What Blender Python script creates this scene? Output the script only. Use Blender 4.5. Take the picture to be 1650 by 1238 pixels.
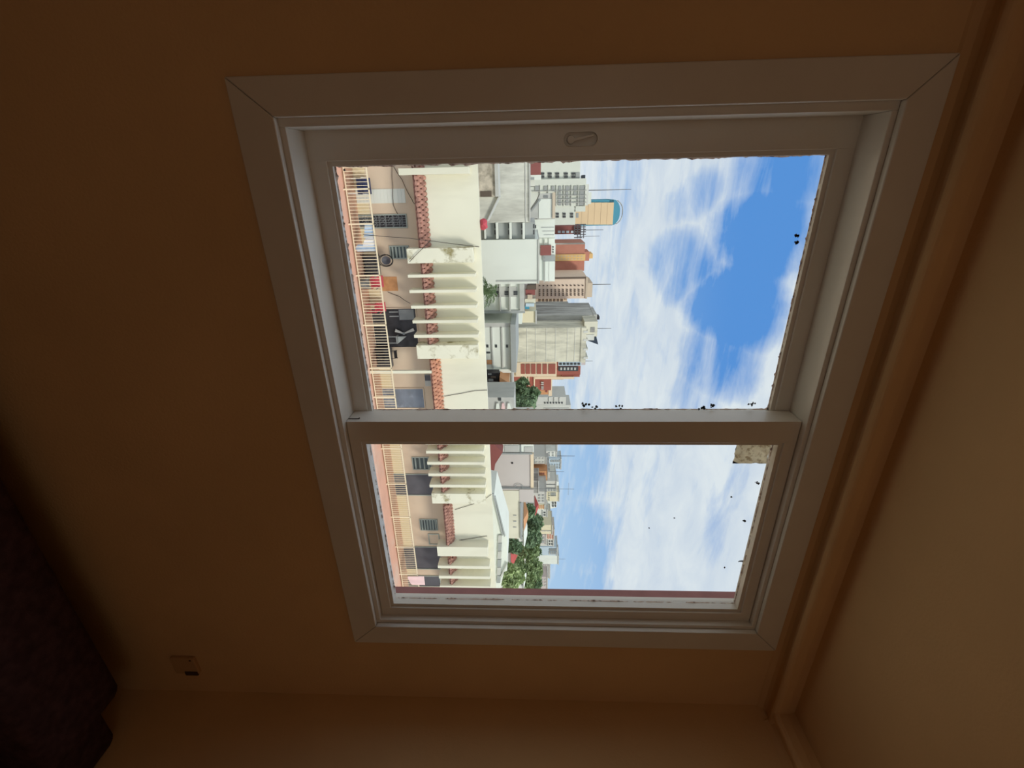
import bpy, bmesh, math, random
from mathutils import Vector, Matrix
random.seed(7)
for o in list(bpy.data.objects):
    bpy.data.objects.remove(o)
scn = bpy.context.scene
COL = scn.collection

# ---------------------------------------------------------------- camera (held sideways: world up is to the picture's right)
FPX = 749.23
YAW, PITCH, ROLL = (math.radians(a) for a in (24.108, -2.45, -0.208))
EYE = Vector((0, 0, 1.5))
FWD = Vector((math.sin(YAW)*math.cos(PITCH), math.cos(YAW)*math.cos(PITCH), math.sin(PITCH)))
_R = Vector((math.cos(YAW), -math.sin(YAW), 0)); _U = _R.cross(FWD)
RIGHT = _R*math.cos(ROLL) + _U*math.sin(ROLL)
UP = -_R*math.sin(ROLL) + _U*math.cos(ROLL)
cam_data = bpy.data.cameras.new('camera')
cam = bpy.data.objects.new('camera', cam_data); COL.objects.link(cam)
cam_data.sensor_fit = 'HORIZONTAL'; cam_data.sensor_width = 36.0
cam_data.lens = FPX/1650*36.0; cam_data.clip_start = 0.02; cam_data.clip_end = 3000
M4 = Matrix((UP, -RIGHT, -FWD)).transposed().to_4x4(); M4.translation = EYE
cam.matrix_world = M4
scn.camera = cam

def ray(x, y):
    return FWD + RIGHT*((y-619)/FPX) + UP*((x-825)/FPX)

# ---------------------------------------------------------------- colour management
scn.view_settings.view_transform = 'Standard'
scn.view_settings.look = 'None'
scn.view_settings.gamma = 1.0
scn.view_settings.use_curve_mapping = False
scn.view_settings.exposure = 0.0

# ---------------------------------------------------------------- sky: blue with drifting white cloud
def build_world():
    w = bpy.data.worlds.new('sky'); scn.world = w; w.use_nodes = True
    nt = w.node_tree; nt.nodes.clear(); N = nt.nodes.new; L = nt.links.new
    def mth(op, a, b=None, c=None, clamp=False):
        n = N('ShaderNodeMath'); n.operation = op; n.use_clamp = clamp
        for i, v in enumerate((a, b, c)):
            if v is None: continue
            if isinstance(v, (int, float)): n.inputs[i].default_value = v
            else: L(v, n.inputs[i])
        return n.outputs[0]
    tc = N('ShaderNodeTexCoord'); d = tc.outputs['Generated']
    nrm = N('ShaderNodeVectorMath'); nrm.operation = 'NORMALIZE'; L(d, nrm.inputs[0]); d = nrm.outputs[0]
    sp = N('ShaderNodeSeparateXYZ'); L(d, sp.inputs[0])
    el = mth('MAXIMUM', sp.outputs[2], 0.0)
    inv = mth('DIVIDE', 1.0, mth('ADD', el, 0.22))
    pl = N('ShaderNodeVectorMath'); pl.operation = 'SCALE'; L(d, pl.inputs[0]); L(inv, pl.inputs['Scale'])
    def noise(vec, scale, detail, rough, dist, off=(0, 0, 0), sc=(1, 1, 1), rot=0):
        mp = N('ShaderNodeMapping'); L(vec, mp.inputs[0]); mp.inputs[1].default_value = off
        mp.inputs[2].default_value = (0, 0, rot); mp.inputs[3].default_value = sc
        n = N('ShaderNodeTexNoise'); L(mp.outputs[0], n.inputs['Vector'])
        n.inputs['Scale'].default_value = scale; n.inputs['Detail'].default_value = detail
        n.inputs['Roughness'].default_value = rough; n.inputs['Distortion'].default_value = dist
        return n.outputs[0]
    n1 = noise(pl.outputs[0], 1.15, 9, .56, .7, (3.1, 1.7, 0), (1, 1.5, .6), .5)
    n2 = noise(pl.outputs[0], 3.6, 8, .58, .6, (7.1, 2.7, 0), (1, 1.5, .6), .4)
    n3 = noise(pl.outputs[0], 4.2, 9, .62, .35, (1.3, 5.7, 0), (.55, 2.6, .8), -.75)
    nn = mth('ADD', mth('MULTIPLY', n1, .7), mth('MULTIPLY', n2, .3))
    wn = N('ShaderNodeTexNoise'); L(d, wn.inputs['Vector']); wn.inputs['Scale'].default_value = 3.2; wn.inputs['Detail'].default_value = 7; wn.inputs['Roughness'].default_value = .6
    wa = N('ShaderNodeVectorMath'); wa.operation = 'SUBTRACT'; L(wn.outputs['Color'], wa.inputs[0]); wa.inputs[1].default_value = (.5, .5, .5)
    wb = N('ShaderNodeVectorMath'); wb.operation = 'SCALE'; L(wa.outputs[0], wb.inputs[0]); wb.inputs['Scale'].default_value = .15
    wc = N('ShaderNodeVectorMath'); wc.operation = 'ADD'; L(d, wc.inputs[0]); L(wb.outputs[0], wc.inputs[1])
    wd = N('ShaderNodeVectorMath'); wd.operation = 'NORMALIZE'; L(wc.outputs[0], wd.inputs[0]); dw = wd.outputs[0]
    # clear patches of blue between the clouds
    blobs = None
    for (x, y, r, wgt) in ((1260, 290, .12, .75), (1235, 390, .13, .95), (1195, 490, .13, 1.0), (1165, 580, .11, .75), (1135, 640, .08, .45), (1125, 320, .07, .5), (1095, 430, .09, .65),
                           (905, 760, .12, .85), (905, 860, .13, .95), (910, 950, .12, .9), (895, 660, .10, .3), (1045, 300, .1, .2)):
        v = ray(x, y).normalized()
        dp = N('ShaderNodeVectorMath'); dp.operation = 'DOT_PRODUCT'; L(dw, dp.inputs[0]); dp.inputs[1].default_value = v
        mr = N('ShaderNodeMapRange'); mr.interpolation_type = 'SMOOTHSTEP'; L(dp.outputs['Value'], mr.inputs[0])
        mr.inputs[1].default_value = math.cos(r); mr.inputs[2].default_value = 1.0
        mr.inputs[3].default_value = 0; mr.inputs[4].default_value = wgt
        blobs = mr.outputs[0] if blobs is None else mth('MAXIMUM', blobs, mr.outputs[0])
    dens = mth('ADD', mth('MULTIPLY', mth('SUBTRACT', nn, .5), 2.8), mth('ADD', mth('MULTIPLY', mth('SUBTRACT', n3, .5), 1.4), mth('SUBTRACT', 1.12, mth('MULTIPLY', blobs, 1.38))), clamp=True)
    def mix(f, a, b):
        m = N('ShaderNodeMix'); m.data_type = 'RGBA'; L(f, m.inputs[0])
        for s, v in ((6, a), (7, b)):
            if isinstance(v, tuple): m.inputs[s].default_value = (*v, 1)
            else: L(v, m.inputs[s])
        return m.outputs[2]
    elr = N('ShaderNodeMapRange'); elr.interpolation_type = 'SMOOTHSTEP'; L(el, elr.inputs[0]); elr.inputs[1].default_value = 0.0; elr.inputs[2].default_value = .40
    blue = mix(elr.outputs[0], (.42, .62, .86), (.10, .30, .72))
    shade = N('ShaderNodeMapRange'); L(n2, shade.inputs[0]); shade.inputs[1].default_value = .35; shade.inputs[2].default_value = .65
    cloud = mix(shade.outputs[0], (.62, .71, .82), (.76, .83, .88))
    colr = mix(dens, blue, cloud)
    bg = N('ShaderNodeBackground'); L(colr, bg.inputs[0]); bg.inputs[1].default_value = 1.0
    out = N('ShaderNodeOutputWorld'); L(bg.outputs[0], out.inputs[0])
build_world()

# ---------------------------------------------------------------- sun: hazy, high, from behind this building
sd = bpy.data.lights.new('sun', 'SUN'); sd.energy = 2.0; sd.angle = math.radians(14); sd.color = (1.0, .95, .84)
so = bpy.data.objects.new('sun', sd); COL.objects.link(so)
so.rotation_euler = Vector((-.40, .64, -.62)).to_track_quat('-Z', 'Y').to_euler(); so.location = (0, -20, 60)
# unseen fill light, added behind the camera to brighten the dim room
ld = bpy.data.lights.new('room_fill_light', 'POINT'); ld.energy = 5.2; ld.color = (1.0, .87, .72); ld.shadow_soft_size = .5
lo = bpy.data.objects.new('room_fill_light', ld); COL.objects.link(lo); lo.location = (.1, -1.35, 1.8)

# ================================================================ materials
MATS = {}
def lin(c):
    return tuple(((v/255+.055)/1.055)**2.4 if v/255 > .04045 else v/255/12.92 for v in c)
def mat(name, rgb, rough=.7, var=.06, scale=6.0, stain=None, amt=.4, sscale=1.0, streak=False, bump=0.0, bscale=60, spec=.3, metal=0, thr=(.5, .68)):
    """rgb and stain are sRGB 0-255"""
    if name in MATS: return MATS[name]
    m = bpy.data.materials.new(name); m.use_nodes = True; nt = m.node_tree; N = nt.nodes.new; L = nt.links.new
    b = nt.nodes['Principled BSDF']; b.inputs['Roughness'].default_value = rough
    b.inputs['Specular IOR Level'].default_value = spec; b.inputs['Metallic'].default_value = metal
    tc = N('ShaderNodeTexCoord'); co = tc.outputs['Object']
    n = N('ShaderNodeTexNoise'); L(co, n.inputs['Vector']); n.inputs['Scale'].default_value = scale; n.inputs['Detail'].default_value = 6
    base = lin(rgb)
    mr = N('ShaderNodeMapRange'); L(n.outputs[0], mr.inputs[0]); mr.inputs[1].default_value = .3; mr.inputs[2].default_value = .7
    mx = N('ShaderNodeMix'); mx.data_type = 'RGBA'; L(mr.outputs[0], mx.inputs[0])
    mx.inputs[6].default_value = (*[v*(1-var) for v in base], 1); mx.inputs[7].default_value = (*[min(1, v*(1+var)) for v in base], 1)
    c = mx.outputs[2]
    if stain:
        mp = N('ShaderNodeMapping'); L(co, mp.inputs[0]); mp.inputs[3].default_value = (1, 1, .22) if streak else (1, 1, 1)
        s = N('ShaderNodeTexNoise'); L(mp.outputs[0], s.inputs['Vector']); s.inputs['Scale'].default_value = sscale; s.inputs['Detail'].default_value = 9; s.inputs['Roughness'].default_value = .65
        r2 = N('ShaderNodeMapRange'); L(s.outputs[0], r2.inputs[0]); r2.inputs[1].default_value = thr[0]; r2.inputs[2].default_value = thr[1]; r2.inputs[4].default_value = amt
        m2 = N('ShaderNodeMix'); m2.data_type = 'RGBA'; L(r2.outputs[0], m2.inputs[0]); L(c, m2.inputs[6]); m2.inputs[7].default_value = (*lin(stain), 1)
        c = m2.outputs[2]
    L(c, b.inputs['Base Color'])
    if bump:
        bn = N('ShaderNodeTexNoise'); L(co, bn.inputs['Vector']); bn.inputs['Scale'].default_value = bscale; bn.inputs['Detail'].default_value = 4
        bp = N('ShaderNodeBump'); bp.inputs['Strength'].default_value = bump; bp.inputs['Distance'].default_value = .004
        L(bn.outputs[0], bp.inputs['Height']); L(bp.outputs[0], b.inputs['Normal'])
    MATS[name] = m
    return m
def glass_mat(name, tint=(.99, .995, .99), gloss=.02):
    m = bpy.data.materials.new(name); m.use_nodes = True; nt = m.node_tree; nt.nodes.clear(); N = nt.nodes.new; L = nt.links.new
    t = N('ShaderNodeBsdfTransparent'); t.inputs[0].default_value = (*tint, 1)
    g = N('ShaderNodeBsdfGlossy'); g.inputs['Roughness'].default_value = .03
    mx = N('ShaderNodeMixShader'); mx.inputs[0].default_value = gloss
    L(t.outputs[0], mx.inputs[1]); L(g.outputs[0], mx.inputs[2])
    o = N('ShaderNodeOutputMaterial'); L(mx.outputs[0], o.inputs[0]); MATS[name] = m; return m

# interior
m_wall = mat('ochre_plaster', (230, 194, 146), .85, .05, 3, bump=.25, bscale=140)
m_ceil = mat('ochre_ceiling', (226, 188, 140), .9, .05, 3, bump=.2, bscale=140)
m_frame = mat('grey_window_paint', (234, 229, 220), .30, .03, 8, bump=.04, bscale=200, spec=.5)
m_floor = mat('brown_floor', (168, 136, 104), .6, .1, 4)
m_sofa = mat('dark_fabric', (78, 58, 62), .95, .3, 40, bump=.6, bscale=300, spec=.1)
m_socket = mat('socket_plastic', (206, 168, 124), .6, .03)
m_shadow_screw = mat('brown_shadow_and_screw', (84, 64, 48), .8, .1)  # dark brown of the plate's painted edge shadow and its screw
m_black = mat('black_hole', (16, 13, 12), .8, .1)
m_putty = mat('old_putty', (246, 230, 222), .95, .1, 60, stain=(140, 112, 104), amt=.8, sscale=90, thr=(.5, .6))
m_foam = mat('crumbled_plaster', (248, 240, 222), .95, .08, 50, stain=(176, 156, 128), amt=.8, sscale=70, thr=(.5, .62))
m_brick = mat('purple_brown_masonry', (168, 120, 118), .9, .08, 20)
m_smear = mat('grey_paint_speck', (120, 126, 134), .8, .2)
m_glass = glass_mat('window_glass')
def let_light_through(m, f):
    nt = m.node_tree; b = nt.nodes['Principled BSDF']; t = nt.nodes.new('ShaderNodeBsdfTranslucent'); x = nt.nodes.new('ShaderNodeMixShader')
    src = b.inputs['Base Color'].links[0].from_socket; nt.links.new(src, t.inputs[0]); x.inputs[0].default_value = f
    nt.links.new(b.outputs[0], x.inputs[1]); nt.links.new(t.outputs[0], x.inputs[2]); nt.links.new(x.outputs[0], nt.nodes['Material Output'].inputs[0])
let_light_through(m_putty, .8); let_light_through(m_foam, .92)
# outdoors
m_white = mat('cream_white_render', (232, 228, 206), .85, .03, .7, stain=(196, 190, 168), amt=.35, sscale=.5, streak=True)
m_stained = mat('lichen_stained_render', (234, 230, 208), .85, .04, .9, stain=(140, 128, 78), amt=.9, sscale=1.6, thr=(.52, .66))
m_tan = mat('beige_wall', (214, 194, 170), .85, .04, .8, stain=(190, 168, 146), amt=.4, sscale=.5)
m_cream = mat('cream_dado', (224, 208, 170), .85, .04, 1.0)
m_salmon = mat('salmon_ledge', (224, 176, 156), .85, .06, 1.2, stain=(222, 204, 190), amt=.7, sscale=.35)
m_tilefloor = mat('terracotta_floor', (206, 164, 140), .8, .08, 2)
m_rail = mat('cream_rail_paint', (242, 226, 194), .5, .03, 3)
m_tile = mat('clay_tile', (176, 132, 118), .85, .3, 5, stain=(120, 82, 76), amt=.8, sscale=3)
m_tileo = mat('orange_clay_tile', (204, 148, 122), .85, .25, 5, stain=(146, 98, 82), amt=.7, sscale=3)
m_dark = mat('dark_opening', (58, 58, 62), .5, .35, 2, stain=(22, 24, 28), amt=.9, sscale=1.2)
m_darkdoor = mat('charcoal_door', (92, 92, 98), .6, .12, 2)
m_grey = mat('mid_grey_panel', (134, 138, 138), .7, .08, 3)
m_lgrey = mat('light_grey_render', (196, 196, 190), .85, .05, 1.2, stain=(158, 158, 156), amt=.5, sscale=.5, streak=True)
m_lilac = mat('lilac_grey_render', (206, 198, 192), .85, .03, .6)
m_shutter = mat('pale_shutter', (222, 224, 214), .6, .03, 1)
m_winframe = mat('window_edge', (160, 168, 160), .5, .05)
m_glassdark = mat('dark_glass', (66, 78, 78), .15, .2, 3, spec=.5)
m_glassblue = mat('slate_glass', (120, 128, 140), .2, .25, 1.2, stain=(170, 178, 188), amt=.6, sscale=1.4, spec=.5)  # paler mottling stands in for reflections on the glass
m_wood = mat('orange_board', (204, 150, 102), .7, .12, 4, stain=(160, 108, 70), amt=.5, sscale=3)
m_black2 = mat('black_metal', (40, 38, 40), .5, .1)
m_cable = mat('cable_rubber', (78, 72, 68), .8, .05)
m_lblue = mat('pale_blue_cloth', (186, 208, 232), .9, .08, 3)
m_wcloth = mat('white_cloth', (234, 236, 240), .9, .03, 3)
m_pcloth = mat('pale_pink_cloth', (240, 206, 204), .9, .05, 3)
m_red = mat('red_plastic', (200, 84, 94), .6, .06, 3)
m_pwhite = mat('white_plastic', (238, 236, 228), .5, .03)
m_navy = mat('navy_cushion', (62, 66, 96), .9, .12, 3)
m_b1 = mat('weathered_white', (224, 224, 212), .9, .05, .5, stain=(158, 156, 146), amt=.7, sscale=1.1, streak=True, thr=(.45, .7))
m_b2 = mat('clean_white', (232, 236, 226), .9, .03, .4, stain=(208, 210, 200), amt=.4, sscale=.3, streak=True)
m_rough = mat('blotched_render', (206, 196, 178), .95, .15, 2.5, stain=(128, 120, 106), amt=.85, sscale=1.6, thr=(.42, .62))
m_tower = mat('tower_white', (222, 226, 214), .9, .03, .4)
m_wgrey = mat('tower_grey_panel', (164, 168, 166), .8, .06, .5)
m_pane = mat('small_dark_pane', (62, 66, 68), .3, .15, 2, spec=.5)
m_towtan = mat('tan_cladding', (230, 202, 162), .8, .04, .2)
m_teal = mat('teal_cladding', (72, 148, 172), .6, .06, .2)
m_brickred = mat('red_brick', (190, 130, 112), .9, .08, .5, stain=(170, 110, 94), amt=.6, sscale=.3)
m_yellow = mat('ochre_strip', (228, 190, 128), .9, .05, .4)
m_beige = mat('peach_tower', (236, 214, 192), .9, .04, .4)
m_band = mat('dark_band', (106, 94, 84), .9, .12, .5)
m_bandl = mat('sand_band', (206, 190, 168), .9, .06, .5)
m_maroon = mat('maroon_roof', (146, 88, 84), .9, .12, .6)
m_dgrey = mat('soot_grey_render', (198, 197, 190), .9, .12, .3, stain=(118, 116, 112), amt=.85, sscale=.5, streak=True, thr=(.40, .62))
m_mould = mat('mouldy_white_render', (224, 220, 200), .95, .05, .4, stain=(150, 148, 134), amt=.9, sscale=.8, streak=True, thr=(.42, .68))
m_tank = mat('blue_black_tank', (50, 62, 76), .6, .15, .4)
m_bred = mat('oxblood_brick', (164, 96, 84), .9, .08, .5)
m_creamtrim = mat('cream_trim', (236, 216, 186), .85, .03)
m_orange = mat('orange_block', (214, 158, 114), .9, .08, .4)
m_roofred = mat('red_roof', (186, 88, 82), .9, .12, .6)
m_far = mat('distant_white', (232, 233, 224), .9, .06, .2, stain=(176, 178, 172), amt=.6, sscale=.15)
m_farb = mat('distant_pale_blue', (196, 212, 222), .9, .05, .2)
m_farg = mat('distant_grey', (212, 212, 204), .9, .08, .2, stain=(176, 176, 170), amt=.5, sscale=.1)
m_fary = mat('distant_cream', (232, 222, 190), .9, .05, .2)
m_farp = mat('distant_mauve', (206, 194, 190), .9, .1, .2, stain=(172, 154, 150), amt=.6, sscale=.1)
m_leaf1 = mat('leaf_green', (146, 166, 118), .85, .3, .8)
m_leaf2 = mat('leaf_dark_green', (124, 148, 114), .85, .3, .8)
m_leaf3 = mat('leaf_light_green', (172, 190, 136), .85, .3, .8)
m_palm = mat('palm_green', (100, 122, 84), .7, .3, 3)
m_trunk = mat('bark', (108, 92, 76), .95, .15, 3)
m_ground = mat('city_ground', (168, 158, 144), .95, .12, .05, stain=(120, 130, 100), amt=.6, sscale=.03)
m_mast = mat('mast_metal', (120, 122, 124), .5, .05, metal=.3)

# ================================================================ mesh helpers
class MB:
    def __init__(self): self.v = []; self.f = []
    def add(self, vs, fs):
        b = len(self.v); self.v += [tuple(p) for p in vs]; self.f += [tuple(b+i for i in q) for q in fs]; return self
    def box(self, x0, x1, y0, y1, z0, z1):
        return self.add([(x0,y0,z0),(x1,y0,z0),(x1,y1,z0),(x0,y1,z0),(x0,y0,z1),(x1,y0,z1),(x1,y1,z1),(x0,y1,z1)],
                        [(0,3,2,1),(4,5,6,7),(0,1,5,4),(1,2,6,5),(2,3,7,6),(3,0,4,7)])
    def prism(self, poly, y0, y1):
        """polygon of (x,z), extruded along y"""
        n = len(poly)
        a = sum(poly[i][0]*poly[(i+1) % n][1]-poly[(i+1) % n][0]*poly[i][1] for i in range(n))
        if a < 0: poly = poly[::-1]
        vs = [(x, y0, z) for x, z in poly]+[(x, y1, z) for x, z in poly]
        return self.add(vs, [tuple(range(n)), tuple(range(2*n-1, n-1, -1))]+[(i, n+i, n+(i+1) % n, (i+1) % n) for i in range(n)])
    def extr(self, prof, axis, a0, a1):
        """profile of 2 coordinates swept straight along axis 'x' (y,z) or 'y' (x,z)"""
        n = len(prof)
        f = (lambda t, p: (t, p[0], p[1])) if axis == 'x' else (lambda t, p: (p[0], t, p[1]))
        vs = [f(a0, p) for p in prof]+[f(a1, p) for p in prof]
        return self.add(vs, [tuple(range(n-1, -1, -1)), tuple(range(n, 2*n))]+[(i, (i+1) % n, n+(i+1) % n, n+i) for i in range(n)])
    def tube(self, pts, r, n=6):
        pts = [Vector(p) for p in pts]; rings = []
        for i, p in enumerate(pts):
            t = (pts[min(i+1, len(pts)-1)]-pts[max(i-1, 0)]).normalized()
            a = t.cross(Vector((0, 0, 1)))
            if a.length < 1e-3: a = t.cross(Vector((1, 0, 0)))
            a.normalize(); b = t.cross(a); rr = r[i] if isinstance(r, (list, tuple)) else r
            rings.append([p+a*rr*math.cos(2*math.pi*k/n)+b*rr*math.sin(2*math.pi*k/n) for k in range(n)])
        vs = [v for q in rings for v in q]; fs = []
        for i in range(len(pts)-1):
            for k in range(n):
                fs.append((i*n+k, i*n+(k+1) % n, (i+1)*n+(k+1) % n, (i+1)*n+k))
        fs.append(tuple(range(n-1, -1, -1))); fs.append(tuple((len(pts)-1)*n+k for k in range(n)))
        return self.add(vs, fs)
    def cyl(self, c, r, h, n=16, axis='z', r2=None):
        d = {'x': (1,0,0), 'y': (0,1,0), 'z': (0,0,1)}[axis]
        c = Vector(c); d = Vector(d)
        return self.tube([c, c+d*h], [r, r if r2 is None else r2], n)
BASE = {}
def emp(name, base=(0, 0, 0), city=False, parent=None):
    o = bpy.data.objects.new(name, None); COL.objects.link(o); o.empty_display_size = .2
    base = Vector(base)
    if parent is None:
        BASE[o] = base
        if city:
            o.rotation_euler = (0, 0, CITY); o.location = ROTC @ base
        else: o.location = base
    else:
        o.parent = parent; BASE[o] = BASE[parent]
    return o
def build(mb, name, m, parent=None, bev=0, smooth=False, kind=None, city=False, base=None):
    me = bpy.data.meshes.new(name)
    if parent is not None: b = BASE[parent]
    elif base is not None: b = Vector(base)
    else: b = Vector((0, 0, 0))
    me.from_pydata([(x-b.x, y-b.y, z-b.z) for x, y, z in mb.v], [], mb.f); me.update()
    if bev:
        bm = bmesh.new(); bm.from_mesh(me)
        bmesh.ops.bevel(bm, geom=bm.edges[:], offset=bev, segments=2, profile=.5, affect='EDGES', clamp_overlap=True)
        bm.to_mesh(me); bm.free()
    me.materials.append(m)
    if smooth:
        for p in me.polygons: p.use_smooth = True
    o = bpy.data.objects.new(name, me); COL.objects.link(o); BASE[o] = b
    if parent is not None: o.parent = parent
    else:
        if city:
            o.rotation_euler = (0, 0, CITY); o.location = ROTC @ b
        else: o.location = b
    if kind: o['kind'] = kind
    return o
def copy_piece(src, parent, dx=0, dy=0, dz=0, scale=None):
    o = src.copy(); COL.objects.link(o); o.parent = parent
    o.location = Vector((dx, dy, dz))
    if scale: o.scale = scale
    return o
def tag(o, label, cat, group=None):
    o['label'] = label; o['category'] = cat
    if group: o['group'] = group
    return o
def part_label(o, s): o['label'] = s; return o

# ================================================================ the room
Y0 = 1.015            # inner face of the window wall
HX0, HX1, HZ0, HZ1 = -.17, 1.345, .94, 2.238     # hole in the wall
RX0, RX1, RY0, CZ = -1.9, 1.64, -3.2, 2.335
mb = MB()
Yo = 1.19
mb.box(RX0-.2, HX0, Y0, Yo, -.5, CZ+.4).box(HX1, RX1+.2, Y0, Yo, -.5, CZ+.4).box(HX0, HX1, Y0, Yo, -.5, HZ0).box(HX0, HX1, Y0, Yo, HZ1, CZ+.4)
build(mb, 'wall_front', m_wall, kind='structure')
build(MB().box(RX1, RX1+.2, RY0-.2, Y0, -.5, CZ+.4), 'wall_right', m_wall, kind='structure')
build(MB().box(RX0-.2, RX0, RY0-.2, Y0, -.5, CZ+.4), 'wall_left', m_wall, kind='structure')
build(MB().box(RX0, RX1, RY0-.2, RY0, -.5, CZ+.4), 'wall_back', m_wall, kind='structure')
build(MB().box(RX0-.2, RX1+.2, RY0-.2, Yo, -.6, -.35), 'floor', m_floor, kind='structure')
build(MB().box(RX0-.2, RX1+.2, RY0-.2, Yo, CZ, CZ+.4), 'ceiling', m_ceil, kind='structure')
# plaster cornice: flat underside, rounded nose
def cornice_prof():
    h = CZ-2.262
    p = [(0, -.012), (.004, -.008), (.010, .004), (.020, .010), (.034, .011), (.046, .006), (.054, .001)]
    for k in range(7):
        a = -math.pi/2 + k*math.pi/10
        p.append((.056+.014*math.cos(a), .015+.014*math.sin(a)))
    return p+[(.066, .040), (.060, .056), (.055, h), (0, h)]
prof = cornice_prof()
build(MB().extr([(Y0-a, 2.262+b) for a, b in prof], 'x', RX0, RX1), 'trim_1', m_ceil, kind='structure', smooth=False)
build(MB().extr([(RX1-a, 2.262+b) for a, b in prof], 'y', RY0, Y0-.05), 'trim_2', m_ceil, kind='structure')
# masonry reveal seen through the far pane
build(MB().box(HX1-.03, HX1-.001, 1.121, Yo+.0, HZ0, HZ1), 'trim_3', m_brick, kind='structure')
build(MB().box(HX0, HX1-.03, 1.121, Yo+.05, HZ0, HZ0+.012), 'trim_4', m_brick, kind='structure')

# ---------------------------------------------------------------- the sliding window
win = emp('window_1', (.58, 1.05, .93)); win['kind'] = 'structure'
AX0, AX1, AZ0, AZ1 = -.112, 1.278, 1.009, 2.177      # casing, inner edge
OX0, OX1, OZ0, OZ1 = -.180, 1.352, .930, 2.247       # casing, outer edge
def mitred(side):
    g = .0006
    if side == 'b': q = [(OX0+g, OZ0), (OX1-g, OZ0), (AX1-g, AZ0), (AX0+g, AZ0)]
    if side == 't': q = [(OX0+g, OZ1), (OX1-g, OZ1), (AX1-g, AZ1), (AX0+g, AZ1)]
    if side == 'l': q = [(OX0, OZ0+g), (OX0, OZ1-g), (AX0, AZ1-g), (AX0, AZ0+g)]
    if side == 'r': q = [(OX1, OZ0+g), (OX1, OZ1-g), (AX1, AZ1-g), (AX1, AZ0+g)]
    return MB().prism(q, 1.0, Y0+.001)
for s in 'btlr':
    build(mitred(s), 'casing_board', m_frame, win, bev=.0022)
BX0, BX1, BZ0, BZ1 = -.0965, 1.2665, 1.0205, 2.167   # fixed frame, inner edge
jy0, jy1 = 1.0125, 1.12
for (x0, x1, z0, z1) in ((HX0, BX0, HZ0, HZ1), (BX1, HX1, HZ0, HZ1), (BX0, BX1, HZ0, BZ0), (BX0, BX1, BZ1, HZ1)):
    build(MB().box(x0, x1, jy0+.004, jy1, z0, z1), 'frame_jamb', m_frame, win, bev=.0015)
def sash(x0, x1, z0, z1, ix0, ix1, iz0, iz1, y0, y1, gy):
    """outer rectangle, inner edge rectangle, front and back plane, glass plane"""
    s = emp('sash', parent=win)
    b = .010    # bead width into the opening
    def board(q0, q1, q2, q3, nm):
        # outer edge q0-q1, inner edge q2-q3 (front), then bevel and glass rebate
        pass
    def piece(nm, horiz, sgn):
        prof = None
        if horiz:
            zo, zi = (z0, iz0) if sgn < 0 else (z1, iz1)
            d = 1 if sgn < 0 else -1
            pr = [(y0+.0004, zo), (y0+.0004, zi-d*.001), (y0+.0012, zi), (y0+.007, zi), (y0+.007, zi+d*b), (y1, zi+d*(b+.0006)), (y1, zo)]
            m = MB().extr(pr, 'x', ix0-.0, ix1+.0)
        else:
            xo, xi = (x0, ix0) if sgn < 0 else (x1, ix1)
            d = 1 if sgn < 0 else -1
            m = MB()
            pr = [(xo, y0), (xi-d*.001, y0), (xi, y0+.0008), (xi, y1), (xo, y1)]
            m.add([(p[0], p[1], z0) for p in pr]+[(p[0], p[1], z1) for p in pr], [(0,1,2,3,4),(9,8,7,6,5)]+[(k, 5+k, 5+(k+1) % 5, (k+1) % 5) for k in range(5)])
            # inner bead: flat band set back a little, mitred into the rails, then the rebate to the glass
            pb = [(xi-d*.002, y0+.0072), (xi+d*b, y0+.0072), (xi+d*(b+.0006), y1-.0002), (xi-d*.002, y1-.0002)]
            ins = (-.0, b, b+.0006, 0)
            m.add([(p[0], p[1], iz0+q) for p, q in zip(pb, ins)]+[(p[0], p[1], iz1-q) for p, q in zip(pb, ins)], [(0,1,2,3),(7,6,5,4),(0,4,5,1),(1,5,6,2),(2,6,7,3),(3,7,4,0)])
        o = build(m, nm, m_frame, s)
        bm = bmesh.new(); bm.from_mesh(o.data); bmesh.ops.recalc_face_normals(bm, faces=bm.faces[:]); bm.to_mesh(o.data); bm.free()
        return o
    piece('rail', True, -1); piece('rail', True, 1); piece('stile', False, -1); piece('stile', False, 1)
    gx0, gx1, gz0, gz1 = ix0+b-.002, ix1-b+.002, iz0+b-.002, iz1-b+.002
    build(MB().box(gx0, gx1, gy, gy+.004, gz0, gz1), 'glass_pane', m_glass, s)
    return s, (gx0, gx1, gz0, gz1)
sA, gA = sash(BX0-.0, .64, BZ0-.0, BZ1+.0, -.0375, .585, 1.057, 2.1315, 1.098, 1.119, 1.110)
sB, gB = sash(.5685, BX1+.0, BZ0+.0015, BZ1-.0015, .630, 1.2365, 1.051, 2.137, 1.036, 1.074, 1.060)
# interlock strip that closes the gap between the two sashes
build(MB().box(.5690, .600, 1.0742, 1.0965, BZ0+.002, BZ1-.002), 'stile', m_frame, sB)
# hook groove at the foot of the meeting stile
build(MB().box(.5665, .5690, 1.050, 1.0515, BZ0+.002, BZ0+.030).box(.5665, .5690, 1.0515, 1.055, BZ0+.0285, BZ0+.031), 'latch_hook', m_black, sB)
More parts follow.
